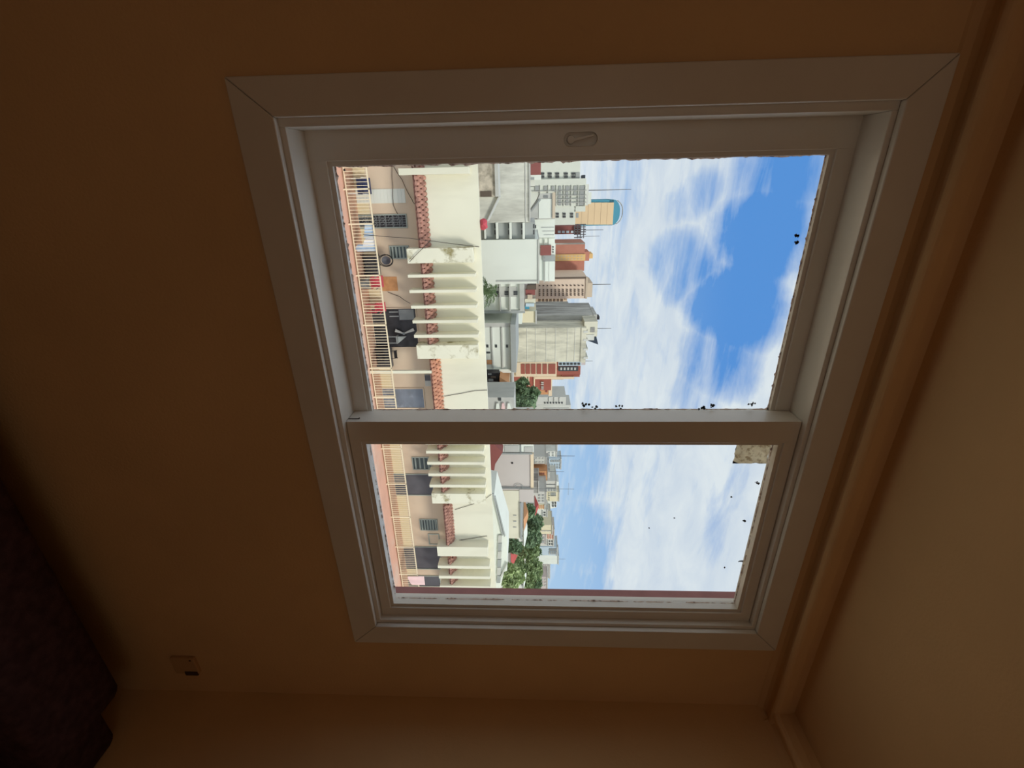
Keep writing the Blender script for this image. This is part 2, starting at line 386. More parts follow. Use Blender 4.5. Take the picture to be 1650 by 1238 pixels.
# crumbling putty round the glass, all lumps and gaps
def putty(par, g, y, seed, sides, wid):
    rnd = random.Random(seed); m = MB()
    x0, x1, z0, z1 = g
    for sd_ in sides:
        n = 170; ln = (x1-x0) if sd_ in 'bt' else (z1-z0); w = 0
        prev = None
        for i in range(n+1):
            t = i/n*ln
            w = max(.0004, w*.55+.45*wid*(.1+rnd.random()*1.3)+(wid*.7 if rnd.random() < .04 else 0))
            if sd_ == 'b': a, c = (x0+t, z0), (x0+t, z0+w)
            if sd_ == 't': a, c = (x0+t, z1), (x0+t, z1-w)
            if sd_ == 'l': a, c = (x0, z0+t), (x0+w, z0+t)
            if sd_ == 'r': a, c = (x1, z0+t), (x1-w, z0+t)
            if prev:
                pa, pc = prev
                y2 = y+.0015+rnd.random()*.001
                m.add([(pa[0], y, pa[1]), (a[0], y, a[1]), (c[0], y, c[1]), (pc[0], y, pc[1]),
                       (pa[0], y2, pa[1]), (a[0], y2, a[1]), (c[0], y2, c[1]), (pc[0], y2, pc[1])],
                      [(0,1,2,3),(7,6,5,4),(0,4,5,1),(1,5,6,2),(2,6,7,3),(3,7,4,0)])
            prev = (a, c)
    o = build(m, 'putty', m_putty, par); o['kind'] = 'stuff'; return o
putty(sA, gA, 1.1142, 3, 'lbtr', .0045)
putty(sB, gB, 1.0642, 4, 'brt', .0040)
# lump of old plaster in the top corner of the near-track sash
def lump(par, cx, cz, w, h, y, seed):
    rnd = random.Random(seed); nx, nz = 9, 10; m = MB(); vs = []
    for side in (0, 1):
        for j in range(nz+1):
            for i in range(nx+1):
                e = 1 if 0 < i < nx and 0 < j < nz else 0
                x = cx-w/2+w*i/nx+rnd.uniform(-.0015, .0015); z = cz-h/2+h*j/nz+rnd.uniform(-.0015, .0015)
                vs.append((x, y-(.005+rnd.random()*.006)*e if side == 0 else y, z))
    fs = []; W = nx+1; o = (nx+1)*(nz+1)
    for j in range(nz):
        for i in range(nx):
            a = j*W+i; fs += [(a, a+1, a+W+1, a+W), (o+a, o+a+W, o+a+W+1, o+a+1)]
    for i in range(nx): fs += [(i, o+i, o+i+1, i+1), (nz*W+i, nz*W+i+1, o+nz*W+i+1, o+nz*W+i)]
    for j in range(nz): fs += [(j*W, (j+1)*W, o+(j+1)*W, o+j*W), (j*W+nx, o+j*W+nx, o+(j+1)*W+nx, (j+1)*W+nx)]
    m.add(vs, fs); return build(m, 'plaster_patch', m_foam, par)
def wpt(x, y, Y):
    d = ray(x, y); return EYE + d*(Y/d.y)
a, b = wpt(1189, 713, 1.056), wpt(1236, 748, 1.056)
part_label(lump(sB, (a.x+b.x)/2, (a.z+b.z)/2, b.x-a.x, b.z-a.z, 1.0597, 5), 'crumbly beige patch of old plaster in the corner of the glass')
# dried specks of paint on the panes
def specks(par, items, Y, seed):
    rnd = random.Random(seed); m = MB()
    for (x, y, r, n) in items:
        for k in range(n):
            p = wpt(x+rnd.gauss(0, r), y+rnd.gauss(0, r*.45), Y); s = .0012+rnd.random()*.0022; q = []
            for i in range(6):
                aa = i*math.pi/3; q.append((p.x+s*math.cos(aa)*(.6+rnd.random()), p.z+s*math.sin(aa)*(.6+rnd.random())))
            m.prism(q, Y, Y+.0006)
    o = build(m, 'paint_speck', m_smear, par); o['kind'] = 'stuff'
specks(sA, [(1285, 380, 1.6, 8), (1283, 391, 1.8, 5), (1132, 658, 3, 9), (1148, 655, 3, 9), (1213, 653, 3, 8), (946, 652, 4, 8), (960, 657, 3, 3), (1000, 658, 5, 4),
            (556, 273, 1.5, 2)], 1.1092, 8)
specks(sB, [(1087, 835, .7, 2), (1046, 851, .5, 1), (1178, 801, .6, 1), (1168, 915, .6, 1), (1220, 778, 2, 5), (1200, 840, 2, 4), (1192, 905, 2, 6)], 1.0592, 9)
# recessed finger latch in the outer stile
def latch():
    c = wpt(936, 225, 1.0975); cx, cz = c.x-.001, c.z
    n = 32; hz, rx = .0345, .0128
    def oval(k_, y):
        pts = []
        for k in range(n):
            aa = 2*math.pi*(k+.5)/n; ca, sa = math.cos(aa), math.sin(aa)
            pts.append((cx+ca*rx*k_, y, cz+sa*rx*k_+(hz-rx)*(1 if sa > 0 else -1)))
        return pts
    cut = build(MB().prism([(p[0], p[2]) for p in oval(1, 0)], 1.090, 1.1065), 'cutter', m_frame, sA)
    stile = [o for o in sA.children if o.name.startswith('stile')][0]
    md = stile.modifiers.new('recess', 'BOOLEAN'); md.object = cut; md.operation = 'DIFFERENCE'; md.solver = 'EXACT'; md.use_self = True
    bmc = bmesh.new(); bmc.from_mesh(cut.data); bmesh.ops.recalc_face_normals(bmc, faces=bmc.faces[:]); bmc.to_mesh(cut.data); bmc.free()
    bpy.context.view_layer.update()
    me = bpy.data.meshes.new_from_object(stile.evaluated_get(bpy.context.evaluated_depsgraph_get()))
    stile.modifiers.clear(); stile.data = me; bpy.data.objects.remove(cut)
    e = emp('latch', parent=win)
    loops = [oval(1.13, 1.0981), oval(1.07, 1.0968), oval(1.0, 1.0972), oval(.985, 1.1000)]
    vs = [p for l in loops for p in l]; fs = []
    for l in range(3):
        for k in range(n): fs.append((l*n+k, l*n+(k+1) % n, (l+1)*n+(k+1) % n, (l+1)*n+k))
    build(MB().add(vs, fs), 'escutcheon', m_frame, e, smooth=True)
    build(MB().cyl((cx+.0005, 1.1066, cz-.0205), .0088, -.0090, 24, 'y', .0074), 'turn_knob', m_frame, e)
    lv = MB(); p0 = Vector((cx+.001, 0, cz-.015)); p1 = Vector((cx-.0070, 0, cz+.0262))
    d = (p1-p0).normalized(); nrm = Vector((d.z, 0, -d.x))
    q = [p0+nrm*.0032, p1+nrm*.0020, p1-nrm*.0020, p0-nrm*.0032]
    lv.prism([(v.x, v.z) for v in q], 1.0985, 1.1060); build(lv, 'lever', m_frame, e, bev=.0007)
latch()

# ---------------------------------------------------------------- socket and sofa
a, b = wpt(280, 1057, Y0), wpt(320, 1081, Y0)
sx0, sx1, sz0, sz1 = wpt(300, 1057, Y0).x, wpt(300, 1081, Y0).x, wpt(282, 1069, Y0).z, wpt(320, 1069, Y0).z
sk = emp('wall_socket', ((sx0+sx1)/2, Y0, (sz0+sz1)/2))
tag(sk, 'dim square wall socket low on the wall below the window corner', 'socket')
build(MB().box(sx0, sx1, Y0-.012, Y0, sz0, sz1), 'cover_plate', m_socket, sk, bev=.003)
part_label(build(MB().box(sx1-.014, sx1+.004, Y0-.015, Y0-.002, sz0+.035, sz1-.004), 'edge_shadow_strip', m_shadow_screw, sk, bev=.002), 'dark strip in place of the plate edge shadow')  # shadow along the plate's right edge, made as a dark strip
m = MB(); 
build(MB().box(sx0+.004, sx0+.010, Y0-.0135, Y0-.011, sz1-.016, sz1-.010), 'screw', m_shadow_screw, sk)
FZ = -.35
sofa = emp('sofa', (.1, .4, FZ))
tag(sofa, 'dark fabric sofa with rounded back and lower arm, against the gloom under the window', 'sofa')
build(MB().box(-1.0, 1.453, .66, .90, FZ+.12, .217), 'backrest', m_sofa, sofa, bev=.032, smooth=True)
build(MB().box(1.462, 1.634, -.08, .86, FZ+.12, .165), 'armrest', m_sofa, sofa, bev=.03, smooth=True)
build(MB().box(-1.20, -1.006, -.08, .815, FZ+.12, .222), 'armrest', m_sofa, sofa, bev=.05, smooth=True)
build(MB().box(-1.0, 1.453, -.10, .655, FZ+.12, FZ+.22), 'base', m_sofa, sofa, bev=.02, smooth=True)
for k in range(2):
    build(MB().box(-.995+k*1.226, -.995+k*1.226+1.218, -.12, .65, FZ+.225, FZ+.36), 'seat_cushion', m_sofa, sofa, bev=.04, smooth=True)
for x in (-1.1, 1.54):
    for y in (.0, .76): build(MB().cyl((x, y, FZ), .022, .125, 12, 'z', .03), 'leg', m_black2, sofa)

# ================================================================ the city outside (its streets turn 1.8 degrees off this wall)
CITY = math.radians(-1.8)
ROTC = Matrix.Rotation(CITY, 3, 'Z'); ROTI = Matrix.Rotation(-CITY, 3, 'Z')
GZ = -16.0
def P(x, y, Y):
    d = ROTI @ ray(x, y); return EYE + d*(Y/d.y)
gr = build(MB().box(-700, 1500, 1.6, 1600, GZ-1, GZ), 'ground', m_ground, kind='structure', city=True)

def rect(U0, U1, V0, V1, Y):
    vm, um = (V0+V1)/2, (U0+U1)/2
    return P(vm, U0, Y).x, P(vm, U1, Y).x, P(V0, um, Y).z, P(V1, um, Y).z

# ---------------------------------------------------------------- the long terrace building across the street
YR, YF, YP, YB = 21.0, 20.9, 21.5, 22.35
XA, XB = -6.0, 30.0
ap = emp('apartment_building', (10, 22, GZ), city=True)
tag(ap, 'long cream apartment building with fins, tiled awnings and a railed terrace across the street', 'building')
zpt = (P(772.4, 282.3, YP).z+P(786, 654, YP).z+P(794.8, 897, YP).z)/3
zpb = (P(688, 330, YP).z+P(712.5, 620, YP).z+P(731, 840, YP).z)/3
zrt = (P(593, 277.5, YR).z+P(673.8, 936.5, YR).z)/2
zrb = (P(556.5, 277.5, YR).z+P(645.4, 936.5, YR).z)/2
zfl = zrb-.10
zsf = zpb-.02
build(MB().box(XA, XB, YB, YB+2.5, zfl, zsf), 'wall', m_tan, ap)
build(MB().box(XA, XB, YP+.221, YB+2.5, zsf, zpt-1.2), 'roof_slab', m_white, ap)
build(MB().box(XA, XB, YP, YP+.22, zsf, zpt), 'parapet', m_white, ap)
build(MB().box(XA, XB, YR-.95, YB+2.5, zfl-.3, zfl-.001), 'floor_slab', m_salmon, ap)
build(MB().box(XA, XB, YR+.05, YB, zfl-.001, zfl+.012), 'terrace_floor', m_tilefloor, ap)
build(MB().box(XA, XB, YR-.4, YB+2.5, GZ, zfl-.3), 'lower_wall', m_tan, ap)
build(MB().box(XA, XB, YB-.008, YB, zfl+.012, zfl+.55), 'dado', m_cream, ap)
# fins and piers
def fin(U, V0, V1, wpx, nm, m_):
    a = P((V0+V1)/2, U-wpx/2, YF).x; b = P((V0+V1)/2, U+wpx/2, YF).x
    z0, z1 = P(V0, U, YF).z, P(V1, U, YF).z
    return build(MB().box(a, b, YF, YP+.05, z0, z1), nm, m_, ap, bev=.012)
zf0 = P(662, 494, YF).z; zf1 = P(768, 494, YF).z
def lineV(z, U, Y):        # picture height of a level line, to keep every fin the same
    lo_, hi_ = 400., 1000.
    for _ in range(40):
        mid = (lo_+hi_)/2
        if P(mid, U, Y).z < z: lo_ = mid
        else: hi_ = mid
    return lo_
for U in (444.6, 469.5, 494.7, 518.5, 542, 714.5, 729.3, 747.2, 765.7, 783.8, 914.6, 931, 947):
    fin(U, lineV(zf0, U, YF), lineV(zf1, U, YF), 4.9 if U < 600 else 4.4, 'fin', m_white)
for U, w, mm in ((275.5, 11, m_white), (412, 24, m_stained), (567.5, 22, m_stained), (804, 16, m_stained), (889.5, 15, m_white)):
    fin(U, lineV(zf0+.06, U, YF), lineV(zf1-.05, U, YF), w, 'pier', mm)
# thin white post from terrace floor to awning
x = P(640, 599.5, YF+.15).x
build(MB().box(x-.075, x+.075, YF+.1, YF+.25, zfl, zpb-.35), 'post', m_white, ap, bev=.01)
# tiled awnings: rows of half-round clay tiles on a sloping board
def awning(U0, U1, m_):
    x0, x1 = P(690, U0, YP-.3).x, P(700, U1, YP-.3).x
    zt, zb = zpb-.02, zpb-.34
    e = emp('tile_awning', parent=ap)
    build(MB().prism([(x0, zb-.1), (x1, zb-.1), (x1, zb-.06), (x0, zb-.06)], YP-.46, YP), 'fascia', m_tan, e)
    m = MB(); w = .21; n = int((x1-x0)/w); rnd = random.Random(int(U0)); s = 5
    for row in range(3):
        ya, yb = YP-.02-.16*row, YP-.02-.16*(row+1)-.02
        za, zc = zt-.11*row, zt-.11*(row+1)-.01
        for i in range(n):
            cx = x0+(i+.5)*w+(w/2 if row % 2 else 0)+rnd.uniform(-.01, .01); dz = rnd.uniform(-.012, .012); vs = []
            for (yy, zz, r) in ((ya, za, .085), (yb, zc+.03, .105)):
                for k in range(s):
                    aa = math.pi*k/(s-1); vs.append((cx+r*math.cos(aa), yy, zz+dz+r*.75*math.sin(aa)))
                vs.append((cx, yy, zz+dz-.03))
            fs = [(k, k+1, s+1+k+1, s+1+k) for k in range(s)]+[(s, 0, s+1, 2*s+1), tuple(range(s, -1, -1)), tuple(range(s+1, 2*s+2))]
            m.add(vs, fs)
    o = build(m, 'clay_tile', m_, e); o['kind'] = 'stuff'
    # backing board under the tiles
    build(MB().add([(x0, YP, zt-.06), (x1, YP, zt-.06), (x1, YP-.46, zb-.06), (x0, YP-.46, zb-.06), (x0, YP, zb-.1), (x1, YP, zb-.1), (x1, YP-.46, zb-.1), (x0, YP-.46, zb-.1)],
                   [(0,1,2,3),(4,7,6,5),(0,4,5,1),(3,2,6,7),(0,3,7,4),(1,5,6,2)]), 'backing_board', m_tile, e)
awning(255, 402, m_tile); awning(424, 556, m_tile); awning(578, 712, m_tileo); awning(714, 797, m_tile); awning(812, 882, m_tile); awning(897, 965, m_tile)
# railing
rl = emp('railing', parent=ap)
build(MB().box(XA, XB, YR-.03, YR+.03, zrt-.05, zrt), 'top_rail', m_rail, rl)
build(MB().box(XA, XB, YR-.02, YR+.02, zrb, zrb+.035), 'bottom_rail', m_rail, rl)
xs0, xs1 = P(575, 252, YR).x, P(650, 968, YR).x
n = int((xs1-xs0)/.138)
src = build(MB().box(xs0-.011, xs0+.011, YR-.011, YR+.011, zrb+.03, zrt-.04), 'baluster', m_rail, rl)
for i in range(1, n): copy_piece(src, rl, dx=i*.138)
ps = build(MB().box(xs0-.03, xs0+.03, YR-.03, YR+.03, zfl, zrt), 'railing_post', m_rail, rl)
for U in (304, 360.5, 443.8, 523.8, 593.5, 640, 723, 780, 833, 881, 925):
    copy_piece(ps, rl, dx=P(620, U, YR).x-xs0)
# openings in the terrace wall
def opening(nm, U0, U1, V0, V1, m_, frame=True, depth=.10, louv=0, m_l=None, zbot=None, fm=None):
    x0, x1, z0, z1 = rect(U0, U1, V0, V1, YB)
    if zbot is not None: z0 = zbot
    e = emp(nm, parent=ap)
    build(MB().box(x0, x1, YB-.012, YB+.02, z0, z1), 'pane', m_, e)
    if frame:
        f = MB(); t = .05
        f.box(x0-t, x0, YB-.05, YB, z0-t, z1+t).box(x1, x1+t, YB-.05, YB, z0-t, z1+t).box(x0, x1, YB-.05, YB, z1, z1+t).box(x0, x1, YB-.05, YB, z0-t, z0)
        build(f, 'surround', fm or m_winframe, e)
    for k in range(louv):
        zz = z0+(z1-z0)*(k+.5)/louv
        build(MB().add([(x0, YB-.02, zz+.05), (x1, YB-.02, zz+.05), (x1, YB-.06, zz-.02), (x0, YB-.06, zz-.02), (x0, YB-.015, zz+.05), (x1, YB-.015, zz+.05), (x1, YB-.055, zz-.025), (x0, YB-.055, zz-.025)],
                       [(0,1,2,3),(7,6,5,4),(0,3,7,4),(1,5,6,2),(0,4,5,1),(3,2,6,7)]), 'louver', m_l or m_winframe, e)
    return e, (x0, x1, z0, z1)
e, (x0, x1, z0, z1) = opening('roller_shutter', 304.5, 327.5, 598, 653, m_shutter, zbot=zfl+.02, frame=False)
for k in range(14):
    zz = z0+(z1-z0)*k/14
    build(MB().box(x0, x1, YB-.026, YB-.012, zz+.012, zz+(z1-z0)/14-.012), 'slat', m_shutter, e)
e, (x0, x1, z0, z1) = opening('iron_door', 347, 366, 603, 654.5, m_dark, zbot=zfl+.02)
g = MB()
for k in range(1, 5): g.box(x0+(x1-x0)*k/5-.01, x0+(x1-x0)*k/5+.01, YB-.04, YB-.02, z0, z1)
for k in range(1, 7): g.box(x0, x1, YB-.04, YB-.02, z0+(z1-z0)*k/7-.01, z0+(z1-z0)*k/7+.01)
for k in range(5):
    for j in range(3):
        cx, cz = x0+(x1-x0)*(j+.8)/3.6, z0+(z1-z0)*(k+.7)/5.4
        g.tube([(cx+.13*math.cos(t*.6), YB-.03, cz+.13*math.sin(t*.6)) for t in range(9)], .012, 4)
build(g, 'grille', m_grey, e)
opening('louvered_window', 397.5, 415.5, 630, 658, m_glassdark, louv=5)
opening('board', 446, 469, 614, 640.5, m_wood, frame=False)
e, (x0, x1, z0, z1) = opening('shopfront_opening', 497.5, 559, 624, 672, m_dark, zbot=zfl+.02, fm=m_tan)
opening('glazed_door', 626.5, 657, 639, 683, m_glassblue, zbot=zfl+.02, fm=m_tan)
opening('louvered_window', 737.5, 755.5, 666, 694, m_glassdark, louv=4)
opening('dark_door', 764.5, 797, 655, 697, m_darkdoor, zbot=zfl+.02)
opening('louvered_window', 837.5, 853.5, 678, 704, m_glassdark, louv=6)
opening('service_hatch', 861, 876, 692, 707, m_tan)
opening('dark_door', 881.5, 916, 669, 709, m_darkdoor, zbot=zfl+.02)
opening('dark_door', 928.5, 944, 684, 709, m_darkdoor, zbot=zfl+.02)

# ---- things on the terrace
def chair(nm, label, U, Vseat, Y, m_, m2, w=.5, back=.45, grp=None, rot=0, legs=True):
    p = P(Vseat, U, Y); z = zfl+.012
    e = emp(nm, (p.x, Y, z), city=True); tag(e, label, 'chair', grp)
    X = p.x; h = w/2; s = .42
    for sx in (-1, 1):
        for sy in (-1, 1):
            build(MB().box(X+sx*(h-.03)-.018, X+sx*(h-.03)+.018, Y+sy*(h-.03)-.018, Y+sy*(h-.03)+.018, z, z+s), 'leg', m_, e)
    build(MB().box(X-h, X+h, Y-h, Y+h, z+s, z+s+.05), 'seat', m2, e, bev=.012)
    build(MB().box(X-h, X+h, Y+h-.05, Y+h, z+s+.05, z+s+.05+back), 'backrest', m2, e, bev=.015)
    for sx in (-1, 1):
        build(MB().box(X+sx*h-.02, X+sx*h+.02, Y-h, Y+h, z+s+.22, z+s+.25), 'arm', m_, e)
    return e
chair('terrace_chair', 'white plastic armchair with navy cushions behind the railing before the pale shutter', 300, 580, 21.75, m_pwhite, m_navy, .66, .36)
chair('terrace_chair', 'red plastic chair on the terrace under the orange board', 455, 600, 21.8, m_grey, m_red, .55, .40)
chair('terrace_chair', 'small red chair beside the dark shopfront opening', 496, 600, 21.85, m_red, m_red, .45, .36)
for lb, U0, U1, hh in (('long dark block in place of the shade under the round lounge chair behind the railing', 410, 444, .72), ('low dark block in place of the shade behind the railing beside the shopfront opening', 560, 592, .78)):  # dark blocks standing in for the deep shade behind the railing
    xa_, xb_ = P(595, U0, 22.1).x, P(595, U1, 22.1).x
    e = emp('terrace_shade_block' if hh < .75 else 'terrace_shade_box', ((xa_+xb_)/2, 22.1, zfl+.012), city=True); tag(e, lb, 'shade_block' if hh < .75 else 'shade_box')
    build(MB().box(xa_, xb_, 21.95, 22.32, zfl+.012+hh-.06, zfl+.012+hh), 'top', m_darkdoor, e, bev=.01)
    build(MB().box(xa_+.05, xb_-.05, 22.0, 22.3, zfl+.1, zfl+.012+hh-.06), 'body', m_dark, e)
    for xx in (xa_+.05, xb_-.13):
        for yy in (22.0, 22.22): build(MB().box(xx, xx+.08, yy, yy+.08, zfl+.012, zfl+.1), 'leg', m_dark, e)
# folding chair of black tube
p = P(632, 573, 21.9); e = emp('folding_chair', (p.x, 21.9, zfl+.012), city=True)
tag(e, 'thin black metal folding chair between the shopfront and the white post', 'chair')
X = p.x; z = zfl+.012
for sx in (-.2, .2):
    build(MB().tube([(X+sx, 21.68, z), (X+sx, 22.1, z+1.12)], .016, 6), 'leg', m_black2, e)
    build(MB().tube([(X+sx, 22.05, z), (X+sx, 21.75, z+.5)], .016, 6), 'leg', m_black2, e)
build(MB().box(X-.2, X+.2, 21.7, 22.02, z+.46, z+.49), 'seat', m_black2, e)
build(MB().box(X-.2, X+.2, 22.06, 22.085, z+.95, z+1.1), 'backrest', m_black2, e)
# hanging wicker egg chair
p = P(621, 420, 21.8); X = p.x
e = emp('egg_chair', (X, 21.8, zfl+.012), city=True)
tag(e, 'round black-rimmed lounge chair on the terrace below the small louvered window', 'chair')
for r, yy in ((.33, 21.8), (.29, 21.86)):
    build(MB().tube([(X+r*.82*math.cos(t*math.pi/10), yy, p.z+.02+r*math.sin(t*math.pi/10)) for t in range(21)], .02, 5), 'rim', m_black2, e)
m = MB(); n = 16
m.add([(X, 22.0, p.z)]+[(X+.2*math.cos(2*math.pi*k/n), 21.84, p.z+.02+.22*math.sin(2*math.pi*k/n)) for k in range(n)], [(0, 1+(k+1) % n, 1+k) for k in range(n)])
build(m, 'cushion', m_darkdoor, e)
for sx in (-.2, .2): build(MB().tube([(X+sx, 21.83, p.z-.25), (X+sx*1.3, 21.83, zfl+.012)], .02, 5), 'leg', m_black2, e)
# grey stool with round top
p = P(597, 456, 21.45)
e = emp('pot', (p.x, 21.35, zfl+.012), city=True); tag(e, 'round grey tub on the terrace floor before the red plastic chair', 'tub')
build(MB().tube([(p.x, 21.35, zfl+.012), (p.x, 21.35, zfl+.34)], [.17, .23], 16), 'body', m_grey, e)
build(MB().tube([(p.x, 21.35, zfl+.335), (p.x, 21.35, zfl+.365)], [.245, .245], 16), 'rim', m_grey, e)
# dim furniture inside the opening
e = emp('display_board', (P(645, 513, YB).x, YB-.1, P(640, 513, YB-.1).z), city=True); tag(e, 'grey board hung at the top of the dark shopfront opening', 'board')
x0, x1, z0, z1 = rect(499, 515.5, 643, 667, YB-.1)
build(MB().box(x0, x1, YB-.1, YB-.02, z0, z1), 'panel', m_grey, e, bev=.02); build(MB().box(x0-.03, x1+.03, YB-.07, YB-.02, z0-.03, z1+.03), 'frame', m_darkdoor, e)
for k, U in enumerate((503, 510)):
    a = P(625, U, YB-.06); build(MB().box(a.x-.02, a.x+.02, YB-.06, YB-.02, z0-.5, z0), 'leg', m_wgrey, e)
e = emp('worktable', (P(632, 548, YB-.2).x, YB-.3, zfl+.012), city=True); tag(e, 'grey table in the dark shopfront under the folded awning arm', 'table')
x0, x1, z0, z1 = rect(542, 554, 640, 652, YB-.3)
build(MB().box(x0, x1, YB-.32, YB-.02, z0-.05, z0+.02), 'tabletop', m_grey, e)
for sx in (x0+.03, x1-.03): build(MB().box(sx-.02, sx+.02, YB-.3, YB-.26, zfl+.012, z0-.05), 'leg', m_grey, e)
build(MB().prism([(x0+.05, z0+.02), (x1, z0+.02), (x0+.05, z0+.45)], YB-.2, YB-.15), 'sloped_panel', m_wgrey, e)
e = emp('fan_blades', (P(650, 535, YB-.1).x, YB-.05, P(650, 535, YB-.1).z), city=True); tag(e, 'pale wall fan with two wide blades in the dark shopfront opening', 'fan')
q = P(651, 537.5, YB-.1)
build(MB().cyl((q.x, YB-.14, q.z), .07, .13, 12, 'y'), 'hub', m_grey, e)
for dz, dx in ((-.42, -.16), (.52, -.2)):
    v = Vector((dx, 0, dz)); nn = Vector((v.z, 0, -v.x)).normalized()*.08
    c0 = Vector((q.x, 0, q.z)); pts = [c0+v*.1+nn*.4, c0+v+nn, c0+v-nn, c0+v*.1-nn*.4]
    build(MB().prism([(t.x, t.z) for t in pts], YB-.12, YB-.1), 'blade', m_lgrey, e)
# air conditioner under the awning
p = P(689.5, 609, YB-.15); e = emp('air_conditioner', (p.x, YB, p.z), city=True); tag(e, 'boxy air conditioner with a dark grille beside the white post', 'air conditioner')
x0, x1, z0, z1 = rect(604, 613.5, 684, 694, YB-.3)
build(MB().box(x0, x1+.32, YB-.3, YB-.001, z0, z1), 'casing', m_lgrey, e, bev=.02); build(MB().box(x0+.02, x1, YB-.315, YB-.3, z0+.02, z1-.02), 'grille', m_darkdoor, e)
# washing on the railing
def cloth(nm, label, U0, U1, V0, V1, Y, m_, seed, amp=.03, cut=None, grp=None):
    x0, x1, z0, z1 = rect(U0, U1, V0, V1, Y); rnd = random.Random(seed); nx, nz = 14, 8; vs = []; fs = []
    for t in (0, 1):
        for j in range(nz+1):
            for i in range(nx+1):
                u, v = i/nx, j/nz
                z = z1-(z1-z0)*v*(1-(.25*math.sin(u*3+seed) if v > 0 else 0)*.6)
                vs.append((x0+(x1-x0)*u, Y+amp*math.sin(u*9+seed)*v+.012*t, z))
    W = nx+1; o = W*(nz+1)
    for j in range(nz):
        for i in range(nx):
            a = j*W+i; fs += [(a, a+1, a+W+1, a+W), (o+a, o+a+W, o+a+W+1, o+a+1)]
    q = build(MB().add(vs, fs), nm, m_, smooth=True, city=True, base=((x0+x1)/2, Y, z1)); tag(q, label, 'laundry', grp); return q
cloth('towel', 'pale blue towel over the railing next to the iron door', 361, 383, 586, 601, YR+.05, m_lblue, 1, grp='washing on the railing')
cloth('towel', 'white towel over the railing between two blue ones', 383.5, 396, 587, 606, YR+.05, m_wcloth, 2, grp='washing on the railing')
cloth('towel', 'long pale blue towel hanging lowest on the railing under the louvered window', 394, 405, 577, 605, YR+.09, m_lblue, 3, grp='washing on the railing')
cloth('towel', 'pale pink cloth over the railing by the last dark door', 929, 943, 661, 684, YR-.06, m_pcloth, 4, grp='washing on the railing')
# cables slung across the facade
def cable(label, pts, r=.013):
    q = [P(x, y, Y) for x, y, Y in pts]; out = []
    for i in range(len(q)-1):
        for k in range(6):
            t = k/6; v = q[i].lerp(q[i+1], t); v.z -= .12*4*t*(1-t)*min(1, (q[i+1]-q[i]).length/4); out.append(v)
    out.append(q[-1])
    o = build(MB().tube([tuple(v) for v in out], r, 5), 'cable', m_cable, city=True, base=tuple(q[0]), smooth=True)
    tag(o, label, 'cable')
cable('thin dark cable from the white wide fin down to the first tile awning', [(631, 262, 22.3), (648, 290, 22.3), (664, 322, 22.3), (672, 332, 21.0)])
cable('thin dark cable crossing the pale shutter', [(632, 264, 22.28), (633, 300, 22.28), (634, 330, 22.28), (641, 345, 22.28)])
cable('thin dark cable from the railing up to the parapet past the first tile awning', [(585, 378, 20.95), (606, 380, 20.86), (660, 384, 20.85), (700, 389, 20.85), (772, 398, 21.45)])
cable('thin dark cable over the stained pier by the fins', [(660, 422, 20.84), (684, 398, 20.84), (693, 388, 20.9)])
cable('thin dark cable from the orange board to the fins', [(625, 471, 22.3), (644, 478, 22.3), (661, 489, 21.5)])
cable('thin dark cable looping on the blank parapet over the orange tiles', [(716, 639, 21.47), (745, 634, 21.47), (765, 630, 21.47), (785, 629, 21.47)])
cable('thin dark cable slung from the wide pier across the short parapet', [(733, 822, 21.47), (752, 816, 21.47), (778, 808, 21.47), (792, 797, 21.47)])
cable('thin dark cable low on the short parapet to the last pier', [(734, 872, 21.47), (760, 868, 21.47), (785, 864, 21.47)])

# ---------------------------------------------------------------- other buildings
class Bd: pass
def building(nm, label, U0, U1, V1, Y, D, m_, Vb=None, cat='building', group=None, Vx=None):
    """block whose front face fills U0..U1 and rises to V1 at distance Y; it stands on the ground unless Vb gives its foot"""
    vx = Vx if Vx is not None else V1
    b = Bd(); b.x0, b.x1, b.Y, b.D = P(vx, U0, Y).x, P(vx, U1, Y).x, Y, D
    b.z1 = P(V1, (U0+U1)/2, Y).z; b.z0 = GZ if Vb is None else P(Vb, (U0+U1)/2, Y).z
    b.root = emp(nm, ((b.x0+b.x1)/2, Y+D/2, b.z0), city=True); tag(b.root, label, cat, group)
    b.wall = build(MB().box(b.x0, b.x1, Y, Y+D, b.z0, b.z1), 'wall', m_, b.root)
    return b
def pc(b, nm, U0, U1, V0, V1, m_, out=.06, back=0.0, dep=None, Y=None, bev=0):
    """a part standing proud of the front face"""
    Y = b.Y if Y is None else Y
    x0, x1, z0, z1 = rect(U0, U1, V0, V1, Y)
    return build(MB().box(x0, x1, Y-out, Y+(back if dep is None else dep), z0, z1), nm, m_, b.root, bev=bev)
def wins(b, cols, rows, m_=None, out=.05, nm='window'):
    src = None
    for (a, c) in cols:
        for (v0, v1) in rows:
            pc(b, nm, a, c, v0, v1, m_ or m_pane, out)
def seq(a, b, n, fill=.5):
    s = (b-a)/n; return [(a+s*i+s*(1-fill)/2, a+s*i+s*(1+fill)/2) for i in range(n)]
def mast(label, V0, V1, U, Y, r=.05, arms=()):
    a, b = P(V0, U, Y), P(V1, U, Y)
    e = emp('antenna_mast', tuple(a), city=True); tag(e, label, 'antenna')
    build(MB().tube([(a.x, Y, a.z), (a.x, Y, b.z)], [r, r*.6], 6), 'pole', m_mast, e)
    for (v, hw) in arms:
        z = P(v, U, Y).z; w = P(v, U+hw, Y).x-a.x
        build(MB().tube([(a.x-w, Y, z), (a.x+w, Y, z)], r*.5, 5), 'cross_arm', m_mast, e)
    return e

